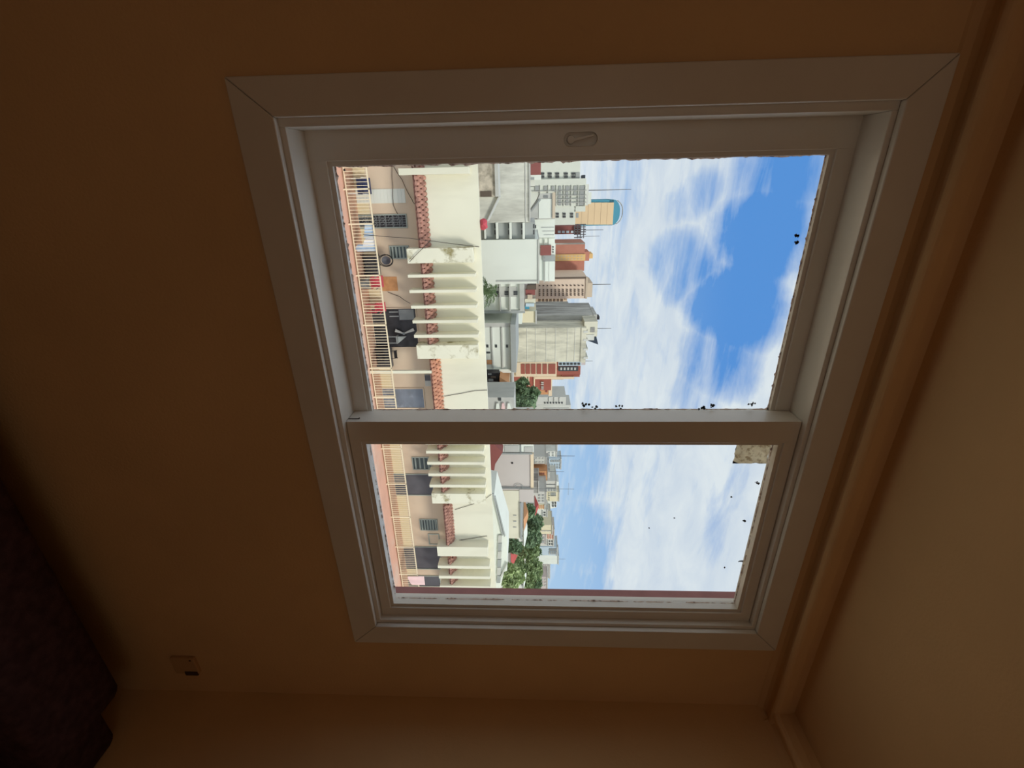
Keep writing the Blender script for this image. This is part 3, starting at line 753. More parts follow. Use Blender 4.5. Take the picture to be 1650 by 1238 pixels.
# nearest row, behind the parapet
b = building('garden_wall', 'low blotchy stained wall just behind the parapet by the window edge', 255, 317, 799, 29.6, 1.5, m_rough)
pc(b, 'coping', 255, 317, 797.5, 803, m_lgrey, .15, 1.6)
pc(b, 'dark_patch', 308, 317, 774, 792, m_band, .03)
# sloping-topped wall
x0, x1 = P(790, 317.5, 29.8).x, P(790, 357, 29.8).x
e = emp('sloping_wall', ((x0+x1)/2, 30.2, GZ), city=True); tag(e, 'white weathered wall whose top slopes down beside the blotchy wall', 'wall')
build(MB().prism([(x0, GZ), (x1, GZ), (x1, P(784, 357, 29.8).z), (x0, P(803, 318, 29.8).z)], 29.8, 31.0), 'wall', m_b1, e)
build(MB().prism([(x0, P(803, 318, 29.8).z), (x1, P(784, 357, 29.8).z), (x1, P(785.5, 357, 29.8).z), (x0, P(805, 318, 29.8).z)], 29.6, 31.1), 'coping', m_lgrey, e)
b = building('white_block', 'big white weather-streaked block behind the blotchy wall', 240, 358, 854, 33, 8, m_b1)
pc(b, 'coping', 240, 358, 852.5, 854.5, m_lgrey, .12, 8)
pc(b, 'string_course', 262, 358, 846, 847.5, m_lgrey, .04)
# stair-like bays with dark openings
b = building('loggia_block', 'narrow block of stacked grey open bays between two white blank walls', 358, 384.4, 862, 33.4, 6, m_lgrey)
for (v0, v1) in ((784, 799.5), (804, 821.5), (825, 842.5), (846, 862)):
    pc(b, 'bay', 359, 384, v0, v1, m_wgrey, .03)
    pc(b, 'window', 361, 368, v1-2.8, v1-.6, m_pane, .05); pc(b, 'window', 370.5, 378, v1-2.8, v1-.6, m_pane, .05)
for v in (801.5, 823, 844): pc(b, 'floor_slab', 358, 384.3, v-1.8, v+1.8, m_b2, .45)
pc(b, 'floor_slab', 358, 384.3, 781, 783.5, m_b2, .4)
b = building('blank_block', 'tall clean white blank wall block behind the fins', 385.5, 457, 868.5, 33, 9, m_b2)
pc(b, 'coping', 385.5, 457, 867, 869, m_lgrey, .1, 9)
pc(b, 'pipe', 452, 454, 800, 868, m_lgrey, .06)
# red bundle on the parapet
p = P(776, 361, YP+.1); m = MB(); rnd = random.Random(4)
bm = bmesh.new(); bmesh.ops.create_icosphere(bm, subdivisions=2, radius=.24)
for v in bm.verts: v.co = v.co*(1+rnd.uniform(-.25, .25)); v.co.z *= .75
m.add([(v.co.x+p.x, v.co.y+YP+.12, v.co.z+zpt+.15) for v in bm.verts], [[v.index for v in f.verts] for f in bm.faces]); bm.free()
tag(build(m, 'cloth_bundle', m_red, city=True, base=(p.x, YP+.12, zpt)), 'crumpled red cloth bundle on top of the parapet', 'cloth')

# second row of roofs
b = building('annex', 'stepped white annex with a maroon square above the white streaked block', 240, 300, 862, 43, 5, m_b1)
pc(b, 'panel', 262, 282, 855, 871.5, m_maroon, .06)
pc(b, 'wall_upper', 282, 290, 855, 872, m_b2, .05); pc(b, 'window', 286, 290, 855, 861, m_wgrey, .09)
# gabled shed
Yg = 44.0
e = emp('gabled_house', (P(870, 335, Yg).x, Yg+3, GZ), city=True); tag(e, 'pale grey gabled house with a small grey window under the checkered tower', 'house')
pts = [(853, 310), (866, 310), (884, 311), (893, 313), (893, 352), (853, 352)]
q = [P(x, y, Yg) for x, y in [(853, 341), (865, 324), (870, 313), (890, 311), (890, 352), (853, 352)]]
build(MB().prism([(v.x, v.z) for v in q[:1]+q[1:5]+[Vector((q[5].x, 0, q[5].z))]]+[] if False else [(q[0].x, GZ), (q[0].x, q[0].z), (q[1].x, q[1].z), (q[2].x, q[2].z), (q[3].x, q[3].z), (q[4].x, q[4].z), (q[5].x, GZ)], Yg, Yg+6), 'wall', m_lgrey, e)
bb = Bd(); bb.Y = Yg; bb.root = e
pc(bb, 'window', 315, 319, 876, 883, m_grey, .06)
pc(bb, 'roof_slope', 321, 352, 868, 889, m_b2, .05); pc(bb, 'roof_edge', 310, 352, 890, 894.5, m_bandl, .2)
q = [P(x, y, Yg-.1) for x, y in [(854, 341), (869, 322), (872, 322), (857, 341)]]
build(MB().prism([(v.x, v.z) for v in q], Yg-.15, Yg), 'roof_edge', m_wgrey, e)
b = building('rooftop_room', 'white rooftop room with thin lines beside the gabled house', 353, 383, 894, 44.5, 5, m_b2)
pc(b, 'corner_post', 350, 353, 866, 893, m_lgrey, .08); pc(b, 'window', 363, 368, 858, 864, m_pane, .06)
for k, U in enumerate((366, 372, 378)): pc(b, 'string_course', U, U+1, 872+k*2, 893, m_wgrey, .03)
b = building('rooftop_store', 'low white rooftop store with a maroon box and grey lean-to', 384, 452, 884, 46.5, 3, m_b2)
pc(b, 'wall_upper', 384, 396, 884, 894, m_b2, .12, 2)
pc(b, 'maroon_box', 395, 411, 870.5, 888, m_maroon, .3, 2)
pc(b, 'wall_upper', 393, 412, 888, 895, m_b2, .1, 2)
for U in (398, 402, 406): pc(b, 'window', U-1, U+1, 890, 892, m_pane, .16)
pc(b, 'lean_to', 411, 421, 875, 894.5, m_wgrey, .2, 2); pc(b, 'wall_upper', 421, 453, 878, 894, m_b2, .15, 2)
pc(b, 'string_course', 386, 455, 876.5, 877.5, m_lgrey, .2); pc(b, 'string_course', 415, 455, 884, 884.8, m_lgrey, .17)

# apartment with ledges behind the palm
b = building('ledge_apartment', 'white apartment with grey recessed windows behind the palm', 457, 500, 841, 38, 8, m_b2)
for v in (806.5, 822): pc(b, 'ledge', 457, 500, v-1.3, v+.8, m_lgrey, .35)
pc(b, 'bay', 462, 478.5, 795, 833, m_lgrey, .03)
for v in (800, 816, 830.5):
    pc(b, 'window', 469, 472, v-3, v+3.3, m_pane, .06); pc(b, 'window', 472.7, 475.5, v-3, v+3.3, m_pane, .06)
for v in (804, 820): pc(b, 'vent', 462, 464, v-1.5, v+1.5, m_pane, .06)
pc(b, 'roof_edge', 457, 500, 837.5, 845, m_lgrey, .3)
pc(b, 'corner_strip', 500, 504.5, 780, 846, m_wgrey, .1)
b = building('ledge_apartment', 'white apartment with three small vents and grey ledges, between two grey strips', 504.5, 522, 841, 46.5, 6, m_b2)
for v in (793, 809.5, 825): pc(b, 'ledge', 504.5, 522, v-1, v+.8, m_wgrey, .25); pc(b, 'vent', 505.5, 508, v+1.5, v+4, m_pane, .06)
b = building('roof_hut', 'small cream hut on the roofs beside the three-vent apartment', 501.5, 520, 864, 55, 4, m_fary)
pc(b, 'roof_edge', 500, 521, 862.5, 865, m_lgrey, .2)
b = building('panel_apartment', 'white panelled block with small square windows under the mouldy tower', 527.5, 594, 823.5, 36, 9, m_b2)
pc(b, 'side_strip', 520.5, 527.5, 780, 829, m_lgrey, .02)
for v in (793.5, 809.5): pc(b, 'ledge', 527.5, 594, v-1.2, v+.9, m_lgrey, .12)
for v in (785.5, 799.5, 817): pc(b, 'window', 555.5, 560, v-1.6, v+1.6, m_pane, .05)
pc(b, 'window', 567, 569.5, 784, 790, m_pane, .05); pc(b, 'vent_box', 580, 587, 784.5, 793, m_orange, .05)
pc(b, 'roof_edge', 520.5, 597, 823.5, 831.5, m_wgrey, .5, 8)
pc(b, 'corner_post', 594, 599.5, 783, 829, m_b2, .2)
# junk yard and orange roofs
b = building('shed', 'dark cluttered shed with orange ridge roofs beside the panelled block', 601, 640, 804, 35, 3, m_dark)
for k in range(9):
    U = 602+k*4.2; pc(b, 'plank', U, U+1.4+k % 3, 786+(k*5) % 9, 792+(k*7) % 11, m_band if k % 2 else m_wgrey, .12)
for (a, c, d) in ((603, 622, 820), (616, 641, 819)):
    q = [P(x, y, 34.6) for x, y in ((805, a+4), (805, c), (d, (a+c)/2+4))]
    build(MB().prism([(v.x, v.z) for v in q], 34.5, 37), 'ridge_roof', m_orange, b.root)
b2 = building('yard_wall', 'beige yard wall behind the orange ridge roofs', 599.5, 660, 826, 40, 2, m_bandl)
pc(b2, 'coping', 599.5, 660, 824.5, 827, m_lgrey, .1, 2)
b = building('grey_house', 'pale grey house with one dark square window between the yard wall and the meeting stile', 640.5, 712, 829, 31, 3, m_lgrey)
pc(b, 'window', 641, 645.5, 803, 807.5, m_pane, .06)
for k in range(3):
    q = [P(x, y, 30.9) for x, y in ((800+k*9, 650), (803+k*9, 650), (806+k*9, 664), (798+k*9, 664))]
    build(MB().prism([(v.x, v.z) for v in q], 30.85, 31.0), 'fold_panel', m_b2 if k != 1 else m_pcloth, b.root)
b = building('low_house', 'low jumble of brown and red roofed rooms below the peach tower', 458, 497, 850, 54, 4, m_farp)
for (a, c, v0, v1, mm) in ((459, 466, 849, 864, m_band), (466, 475, 847, 862, m_maroon), (474, 481, 850, 858, m_bandl), (481, 488, 846, 863, m_mould), (488, 493, 847, 861, m_farb), (492, 497, 846, 853, m_teal)):
    pc(b, 'room', a, c, v0, v1, mm, .2+random.random()*.4, 2)

# towers
b = building('office_tower', 'white tower with checkered grey panels and two columns of dark windows', 240, 299, 935, 95, 12, m_tower)
wins(b, [(278.3, 281.6), (283, 286.6)], [(v-3, v+3) for v in (874, 886, 898, 912, 924)], m_pane, .2)
pc(b, 'blind', 278, 287, 928, 934, m_wgrey, .15)
b.z1b = 0
pc(b, 'wall_upper', 288.5, 299, 860, 944, m_tower, .6, 8)
pc(b, 'tank', 282, 288, 938.5, 943, m_tank, .2, 3)
pc(b, 'core', 298.5, 332, 835, 944, m_tower, .5, 9)
rnd = random.Random(12)
for i, (v0, v1) in enumerate(((862, 868.5), (876.5, 880), (888.5, 892.5), (900, 904), (911, 917), (924, 928.5))):
    pc(b, 'window', 300, 307, v0, v1, m_wgrey, .7)
for j, (u0, u1) in enumerate(((309, 314), (316, 320), (322, 326), (327.5, 331))):
    for i, (v0, v1) in enumerate(((899, 903.5), (911, 915.5), (924, 928))):
        if i < 2 or j == 0: pc(b, 'window', u0, u1, v0, v1, m_wgrey, .7)
pc(b, 'window', 299.5, 331, 933.5, 940.5, m_wgrey, .65)
for u in (307.8, 315, 321, 326.8): pc(b, 'mullion', u-.4, u+.4, 895 if u > 309 else 858, 945, m_lgrey, .85)
for v in (870, 883, 896, 908, 920, 931, 942): pc(b, 'string_course', 299, 332, v-.4, v+.4, m_lgrey, .8)
pc(b, 'roof_edge', 297, 331, 944, 948, m_farg, .3, 6)
pc(b, 'wall_upper', 310, 329, 945, 952.5, m_tower, .2, 5)
pc(b, 'wing', 332, 363, 835, 927, m_tower, .3, 8); pc(b, 'wing', 332, 341, 925, 943, m_tower, .3, 8)
wins(b, [(343, 346.2), (347.5, 350.8)], [(v-2.4, v+2.4) for v in (898, 909, 921)], m_pane, .45)
pc(b, 'blind', 343, 351, 928, 932, m_wgrey, .4)
mast('thin tall antenna on the checkered white tower', 946, 1017, 306.8, 96, .1)
# curved teal and tan tower
Yt = 125.
b = building('teal_tower', 'tan clad tower with a rounded teal rim behind the checkered tower', 322, 363.5, 988, Yt, 12, m_teal, Vx=970)
x0 = P(970, 321.5, Yt).x; x1 = P(970, 363.5, Yt).x; zt_ = P(988, 342, Yt).z; zc = P(999, 342, Yt).z; pts = [(x0, zt_-1)]
for k in range(9):
    t = k/8; pts.append((x0+(x1-x0)*(.02+.96*t), zt_+(zc-zt_)*(1-abs(2*t-1)**3*.75)))
pts.append((x1, zt_-1)); build(MB().prism(pts, Yt, Yt+8), 'crown', m_teal, b.root)
for k in range(6):
    v0 = 927+k*10.2; pc(b, 'cladding_panel', 326.5, 362, v0, v0+9.9, m_towtan, .3)
pts2 = [(x0+(p_[0]-x0)*.92+.3, p_[1]+.8) for p_ in pts[1:-1]]; pts2 = [(pts2[0][0], pts2[0][1]-1.5)]+pts2+[(pts2[-1][0], pts2[-1][1]-1.5)]
build(MB().tube([(p_[0], Yt+1, p_[1]) for p_ in pts2], .13, 5), 'roof_rail', m_dgrey, b.root)
# scaffolded dark red tower
b = building('scaffold_tower', 'slim dark red tower with white windows and rooftop scaffold', 363.8, 377, 935, 112, 6, m_maroon)
for v in (901, 907.5, 914.5, 922): pc(b, 'window', 372, 375.6, v-2.2, v+2.2, m_farb, .3)
s = MB()
for U in (362, 366, 370, 374, 378, 383):
    a0 = P(925, U, 111.6); a1 = P(944 if U < 380 else 938, U, 111.6); s.box(a0.x-.1, a0.x+.1, 111.5, 111.7, a0.z, a1.z)
for v in (926, 931, 936, 941):
    a0 = P(v, 361, 111.6); a1 = P(v, 384 if v > 930 else 378, 111.6); s.box(a0.x, a1.x, 111.5, 111.7, a0.z-.1, a0.z+.1)
part_label(build(s, 'scaffold', m_darkdoor, b.root), 'dark scaffold poles')
mast('thin pale antenna above the scaffolded tower', 940, 972, 371, 112, .09)
mast('short antenna next to the scaffolded tower roof', 930, 966, 381, 111.6, .08)
# brick tower
b = building('brick_tower', 'plain red brick tower with an ochre stripe down its middle', 391.5, 436.5, 942, 100, 9, m_brickred)
pc(b, 'stripe', 410, 420.5, 860, 943, m_yellow, .25)
for k in range(8): pc(b, 'window', 412, 413.6, 898+k*5.4, 901+k*5.4, m_bandl, .3); pc(b, 'window', 416.5, 418, 898+k*5.4, 901+k*5.4, m_bandl, .3)
pc(b, 'penthouse', 406.5, 421, 942, 950, m_brickred, -.5, 6); pc(b, 'penthouse', 410, 417.5, 950, 956, m_yellow, -.8, 5)
pc(b, 'parapet', 391.5, 394, 895, 942.8, m_dgrey, .1)
# peach tower
b = building('peach_tower', 'peach tower dotted with small brown windows in pairs', 446.5, 481, 945, 90, 9, m_beige)
pc(b, 'side_strip', 446.3, 449.3, 893, 947, m_band, .15)
rows = [(868+k*6.32+.4, 868+k*6.32+2.6) for k in range(12)]
wins(b, [(459.2, 461)], rows, m_band, .2)
wins(b, [(466, 467.6), (468.8, 470.4), (472.2, 473.6), (474.8, 476.4)], rows, m_band, .2)
pc(b, 'roof_room', 457, 480, 945, 955, m_bandl, -.5, 7); pc(b, 'parapet', 446.3, 481.2, 943.5, 946.5, m_bandl, .2)
mast('thin antenna on the peach tower', 953, 984, 458.5, 92, .09)
b = building('banded_block', 'brown block with dark horizontal bands beside the peach tower', 481.5, 498, 908, 93, 8, m_bandl)
for k in range(7): pc(b, 'balcony_band', 482, 497.5, 868+k*5.9, 871.4+k*5.9, m_band, .15)
pc(b, 'roof_step', 484, 494, 908, 914, m_bandl, -.5, 5)
b = building('maroon_house', 'maroon roofed block above the dark sooty tower', 496, 507, 929, 84, 4, m_maroon)
pc(b, 'roof_step', 499, 508, 928, 936, m_maroon, .2, 4)
b = building('lilac_block', 'lilac grey stained slab next to the sooty tower', 498.5, 511, 919, 75, 6, m_dgrey)
pc(b, 'face', 498.5, 506, 864, 912, m_lilac, .1)
b = building('sooty_tower', 'soot-streaked dark grey tower slab beside the mouldy white tower', 507.5, 528, 958, 66.5, 8, m_dgrey)
pc(b, 'light_strip', 518, 520, 834, 950, m_lgrey, .1); pc(b, 'parapet', 507, 523, 956, 961.5, m_dgrey, .15, 5)
pc(b, 'vent', 512, 517, 961, 967, m_black2, -.6, 2)
b = building('mouldy_tower', 'broad white tower wall with grey mould and joint lines', 528, 583, 938, 62, 4, m_mould)
for v in (849, 863, 880, 895, 914, 926): pc(b, 'joint_band', 528, 583, v-.35, v+.35, m_farg, .04)
pc(b, 'parapet', 528, 584, 936, 944, m_mould, .15, 3.5)
for U in (533, 546, 561, 575): pc(b, 'roof_post', U, U+3, 940, 947, m_farg, .2, 2)
pc(b, 'roof_room', 520, 544, 942, 963.5, m_mould, -.5, 3.8); pc(b, 'roof_room', 541, 550, 942, 958, m_farg, -.4, 3)
pc(b, 'vent', 529, 537, 952, 959, m_dgrey, -.45, 3)
q = [P(x, y, 63.2) for x, y in ((944, 548), (964, 555.5), (961, 543), (949, 545))]
part_label(build(MB().prism([(v.x, v.z) for v in q], 63.2, 65), 'water_tank', m_tank, b.root), 'blue-black slanted tank')
mast('thin antenna on the mouldy white tower', 963, 985, 529.5, 63.5, .06)
# oxblood brick block
b = building('oxblood_block', 'oxblood brick block with cream bands and a glazed upper part', 583.5, 607, 897, 75, 9, m_creamtrim)
for (v0, v1) in ((839.5, 845.7), (847.2, 854.2), (856, 863), (865.2, 872), (874.5, 881.2), (883.8, 895)): pc(b, 'brick_panel', 586.5, 602.5, v0, v1, m_bred, .12)
pc(b, 'upper_block', 584, 606, 897, 936, m_bred, -.6, 7)
pc(b, 'window_band', 584.5, 591, 900, 937, m_farb, -.4, 3)
for k in range(6): pc(b, 'window', 586, 589.3, 901.5+k*5.9, 905.5+k*5.9, m_pane, -.3, 2)
pc(b, 'balcony_band', 592.5, 599.5, 900, 932, m_pane, -.4, 3)
for k in range(5): pc(b, 'balcony', 593.5, 597.5, 903+k*5.6, 906+k*5.6, m_lgrey, -.3, 2)
pc(b, 'roof_room', 580, 590, 935, 944, m_farp, -.5, 4)
pc(b, 'white_base', 583.5, 606, 831, 839, m_creamtrim, .3)
mast('thin antenna over the oxblood brick block', 942, 955, 582, 76, .05)
b = building('oxblood_wing', 'lower oxblood brick wing with cream bands beside the tree', 607, 629, 888, 78, 7, m_bred)
for (v0, v1) in ((846, 849), (851.5, 853), (860, 862)): pc(b, 'string_course', 606, 629, v0, v1, m_creamtrim, .2)
pc(b, 'roof_edge', 606.5, 610, 862, 925, m_creamtrim, .3, 3)
pc(b, 'upper_block', 604, 607.2, 905, 934, m_bred, .1, 5)
pc(b, 'roof_step', 610, 613, 888, 908, m_bandl, -.3, 4)
for U in (615, 618, 622, 625): pc(b, 'balcony', U, U+1.8, 872, 876, m_lgrey, .3)
b = building('orange_block', 'small orange brick block with arched openings behind the tree', 610, 636, 884, 96, 6, m_orange)
for k in range(4): pc(b, 'window', 614+k*5, 617+k*5, 879, 882, m_maroon, .15)
pc(b, 'roof_edge', 608, 638, 884, 889.5, m_creamtrim, .1, 5)
b = building('far_office', 'grey distant office slab with a row of dots behind the tree', 640, 652.5, 912, 150, 10, m_farg)
for k in range(7): pc(b, 'window', 648, 650.3, 877+k*4.6, 879.2+k*4.6, m_pane, .25)
for k in range(3): pc(b, 'mullion', 640.3, 647.5, 884+k*8.5, 884.8+k*8.5, m_lgrey, .3)
b = building('far_office', 'pale hazy office slab touching the meeting stile', 652.8, 700, 919, 170, 10, m_farg)
for k in range(8): pc(b, 'window', 659, 661.5, 878+k*5, 881+k*5, m_wgrey, .3)
pc(b, 'string_course', 657.5, 662.5, 876, 917, m_lgrey, .2)

# ---------------------------------------------------------------- seen through the second pane
# red roof and lilac gabled warehouse
Yw = 33.0
e = emp('warehouse', (P(830, 760, Yw).x, Yw+4, GZ), city=True); tag(e, 'lilac grey windowless warehouse gable beside the red lean-to roof', 'warehouse')
q = [P(x, y, Yw) for x, y in ((793, 783), (805, 731.5), (858, 731.5), (855, 790), (793, 790))]
build(MB().prism([(q[0].x-2.0, GZ), (q[1].x, GZ), (q[1].x, q[2].z), (q[3].x, q[3].z), (q[3].x, GZ)], Yw, Yw+9), 'wall', m_lilac, e)
bb = Bd(); bb.Y = Yw; bb.root = e
pc(bb, 'vent', 745, 747.2, 824, 827, m_black2, .05); pc(bb, 'roof_edge', 731, 786, 855, 860, m_creamtrim, .1, 9)
pc(bb, 'downpipe', 729.5, 731.5, 800, 858, m_wgrey, .12); pc(bb, 'gutter', 785, 786.5, 794, 860, m_wgrey, .1)
q0 = P(836, 785, Yw-.15)
build(MB().tube([(q0.x+.22*math.cos(t*math.pi/8), Yw-.1, q0.z+.34*math.sin(t*math.pi/8)) for t in range(17)], .025, 5), 'cable_loop', m_wgrey, e)
e = emp('lean_to_roof', (P(798, 735, 30).x, 30, GZ), city=True); tag(e, 'red brown lean-to roof against the lilac warehouse', 'roof')
q = [P(x, y, 29.5) for x, y in ((788, 700), (790, 782), (800, 735), (810, 728), (795, 700))]
q = [P(x, y, 29.5) for x, y in ((780, 700), (780, 784), (792, 784), (798, 748), (810, 729), (796, 716), (796, 700))]
build(MB().prism([(v.x, v.z) for v in q], 29.5, 30.5), 'roof', m_maroon, e)
build(MB().box(q[0].x, q[1].x, 29.6, 30.4, GZ, q[0].z), 'wall', m_lgrey, e)
b = building('white_annex', 'small white annex with grey panels over the red lean-to roof', 700, 729, 860, 33, 5, m_b2)
pc(b, 'panel', 718, 728, 813, 836, m_lgrey, .06); pc(b, 'panel', 720, 728.5, 845, 859, m_lgrey, .06); pc(b, 'string_course', 716, 729, 838, 840, m_grey, .08)
b = building('white_hall', 'long cream white hall wall with a raised corner beside the warehouse', 791, 868, 839, 33, 8, m_white)
b.root['label'] = 'long cream white hall with a raised corner, in front of the trees'
pc(b, 'raised_corner', 788.5, 809, 837, 860, m_lilac, .05, 5); pc(b, 'roof_edge', 809, 868, 838, 840.5, m_wgrey, .15, 8)
for k in range(3): pc(b, 'vent', 830+k*9.5, 831+k*9.5, 827, 832, m_wgrey, .04)
# corrugated shed roof right behind the parapet
Ys = 25.5
e = emp('corrugated_shed', (P(800, 880, Ys).x, Ys+2, GZ), city=True); tag(e, 'long white shed with grey corrugated sloping roof just behind the parapet', 'shed')
def quadprism(name, pix, Y, dep, m_, par):
    q = [P(x, y, Y) for x, y in pix]; return build(MB().prism([(v.x, v.z) for v in q], Y, Y+dep), name, m_, par)
xa, xb = P(800, 794, Ys).x, P(800, 948, Ys).x
quadprism('wall', ((770, 795), (770, 960), (804, 960), (812, 922), (817, 920), (817, 870), (796, 800)), Ys, 3, m_b2, e)
quadprism('gutter', ((793, 796), (795, 796), (811, 862), (809, 864)), Ys-.12, .1, m_wgrey, e)
quadprism('gutter', ((797, 800), (798.2, 800), (814, 864), (812.5, 866)), Ys-.12, .1, m_wgrey, e)
for k in range(6):
    U = 863+k*13; quadprism('roof_sheet', ((803-k*.4, U), (809-k*.4, U), (808-k*.4, U+12), (802-k*.4, U+12)), Ys-.1, .08, m_wgrey if k % 2 else m_lgrey, e)
quadprism('ridge_cap', ((806, 930), (816.5, 908), (818, 909), (808, 931)), Ys-.15, .1, m_lgrey, e)
# distant houses and towers
FARW = []
def far(label, U0, U1, V1, Y, m_, D=10, w=None, wm=None, nm='far_house', Vb=None, edge=True):
    b = building(nm, label, U0, U1, V1, Y, D, m_, Vb=Vb)
    if w and len(w[0]) > 1 and Y > 115 and len(w[1]) < 6: FARW.append((b, seq(U0+.5, U1-.5, 4, .4), [(w[1][0][0]-3.2, w[1][0][0]-1.4)]))
    if w: wins(b, w[0], w[1], wm or m_pane, Y*.0015)
    if edge: pc(b, 'roof_edge', U0-.4, U1+.4, V1-1, V1+.6, m_lgrey, Y*.002, D)
    return b
far('distant white terrace of flats with grey lines by the meeting stile', 700, 727, 898, 150, m_far, w=(seq(717, 726, 2), seq(862, 896, 6, .5)), wm=m_wgrey, nm='far_flats')
far('distant white block with grey window rows under the thin aerial', 727.5, 736, 897, 140, m_far, w=([(729, 731), (733, 735)], seq(864, 894, 5, .45)), wm=m_wgrey, nm='far_flats')
far('distant mottled block with white gable above the warehouse roof', 736.5, 748, 880, 120, m_farg, w=([(738, 740), (744, 746)], seq(862, 878, 3, .5)), wm=m_lgrey, nm='far_house')
far('distant grey block dotted with dark windows left of the orange block', 748, 760, 884, 131, m_farp, D=7, w=([(749.5, 751), (753, 754.5), (757, 758.5)], seq(864, 882, 4, .5)), nm='far_house')
b = far('pale blue glass tower with grey stripes between two aerials', 739.5, 756, 904, 260, m_farb, w=([(741, 744.5)], seq(887, 903, 4, .8)), wm=m_wgrey, nm='far_tower')
wins(b, [(748, 749.6), (751, 752.5), (753.5, 755)], seq(884, 904, 5, .5), m_wgrey, .4)
b = far('distant orange block with a dark roof', 759.5, 774.5, 883, 118, m_orange, w=([(762, 764.5)], seq(862, 878, 5, .5)), wm=m_maroon, nm='far_house')
pc(b, 'roof_edge', 760, 774, 882.5, 886, m_dgrey, .3, 8)
b = far('tall grey distant block crossed by the antenna', 775.5, 792, 896.5, 135, m_farg, nm='far_flats'); FARW.append((b, seq(787, 791.5, 2, .5), seq(874, 895, 5, .5)))
for v in (780.8, 786.5): pc(b, 'joint_band', v-.3, v+.3, 872, 896, m_grey, .25)
pc(b, 'roof_room', 778, 784, 897, 900.5, m_far, -.5, 5)
far('low dark grey house below the tall grey block', 775, 795, 868, 85, m_dgrey, D=5, nm='far_house')
far('grey hipped house beside the far stepped white block', 792.5, 812, 880, 110, m_farg, D=8, w=(seq(796, 810, 3, .4), seq(866, 878, 2, .5)), wm=m_wgrey, nm='far_house')
b = far('stepped cream white block with four dark windows on the skyline', 793, 808, 901, 190, m_fary, w=(seq(793.5, 800, 3, .5), [(887, 896)]), wm=m_wgrey, nm='far_tower')
x0, x1, z0, z1 = rect(808, 821, 880, 897, 190)
build(MB().prism([(x0, z0-14), (x1, z0-14), (x1, z0+1), (x1-1.2, z1), (x0, z1)], 190, 198), 'wing', m_far, b.root)
for U in (809, 813.5): pc(b, 'window', U, U+3, 890, 892, m_pane, .4); pc(b, 'window', U, U+3, 894, 896, m_pane, .4)
far('orange and cream striped house at the edge of the trees', 813, 821, 878, 112, m_fary, D=6, w=([(814, 819.5)], seq(861, 877, 5, .5)), wm=m_orange, nm='far_house')
far('little white house in the trees under the stepped white block', 821, 833, 882, 150, m_far, D=6, w=(seq(824, 832, 2, .4), [(876, 879)]), nm='far_house')
far('grey flats with a row of five dark windows over the treetops', 834, 846.5, 887, 180, m_farg, w=([(843, 846)], seq(873, 886, 5, .5)), nm='far_flats')
far('cream block next to the grey five-window flats', 846.5, 861, 890, 166, m_fary, w=([(855, 856)], seq(872, 888, 2, .9)), wm=m_lgrey, nm='far_flats')
b = far('peach and white banded flats behind the cream block', 853, 869, 893, 200, m_beige, w=([(857, 868)], seq(878, 892, 4, .4)), wm=m_brickred, nm='far_flats')
far('low grey house with two gables over the treetops', 862, 877.5, 880, 179, m_lilac, w=(seq(864, 876, 2, .5), [(872, 877)]), wm=m_wgrey, nm='far_house')
far('small grey rooftop house between the banded flats and pale blue tower', 869, 880, 892, 210, m_farg, w=(seq(870, 879, 2, .4), seq(884, 891, 2, .5)), nm='far_house')
b = far('pale blue grey tower with dark window strips', 882, 895.5, 898, 220, m_farb, nm='far_tower')
wins(b, [(888.5, 893.5)], seq(884, 898, 5, .5), m_dgrey, .4); pc(b, 'window_band', 884, 887.5, 885, 898, m_grey, .35)
far('plain white block on the skyline beside the pale blue grey tower', 895.5, 909.5, 900, 234, m_b2, nm='far_tower')
b = far('mauve terrace of flats past the plain white block', 909.5, 932, 886, 247, m_farp, nm='far_flats')
for k in range(4): pc(b, 'balcony_band', 910, 931, 872+k*3.4, 873.5+k*3.4, m_lgrey, .4)
far('mauve house with white gables at the end of the skyline', 930, 965, 882, 200, m_farp, D=8, w=(seq(932, 946, 3, .5), seq(872, 881, 2, .5)), wm=m_lgrey, nm='far_house')
for b_, c_, r_ in FARW: wins(b_, c_, r_, m_wgrey, b_.Y*.002)
# masts
mast('tall antenna mast with a crossbar in front of the grey distant block', 800, 925, 787.5, 32.8, .022, ((916, 10.5),))
mast('thin aerial over the distant white flats', 897, 926, 735, 140, .12)
mast('thin aerial over the orange distant block', 886, 909, 760.5, 118, .09)
mast('small aerial above the plain white skyline block', 899, 911, 901, 236, .1)

# houses among the trees
def hut(label, U0, U1, V0, V1, Y, wm, rm):
    x0, x1, z0, z1 = rect(U0, U1, V0, V1, Y)
    e = emp('house', ((x0+x1)/2, Y, GZ), city=True); tag(e, label, 'house')
    build(MB().box(x0, x1, Y, Y+6, GZ, z0+(z1-z0)*.35), 'wall', wm, e)
    zm = z0+(z1-z0)*.3; xo = (x1-x0)*.06
    build(MB().add([(x0-xo, Y-.5, zm), (x1+xo, Y-.5, zm), (x1+xo, Y+6.5, zm), (x0-xo, Y+6.5, zm), (x0+(x1-x0)*.2, Y+3, z1), (x1-(x1-x0)*.2, Y+3, z1)],
                   [(0,1,5,4),(1,2,5),(2,3,4,5),(3,0,4),(0,3,2,1)]), 'roof', rm, e)
    for k in range(2):
        xx = x0+(x1-x0)*(.25+.4*k); build(MB().box(xx, xx+(x1-x0)*.1, Y-.04, Y, z0-(z1-z0)*.3, z0), 'window', m_pane, e)
hut('house with a broad red roof below the trees', 892, 914, 818, 836, 60, m_far, m_roofred)
hut('house with an orange brown roof by the end of the cream white hall', 836, 853, 841, 851, 75, m_far, m_orange)
hut('white roofed shed among the trees beyond the hall', 856, 882, 842, 849.5, 78, m_far, m_b2)
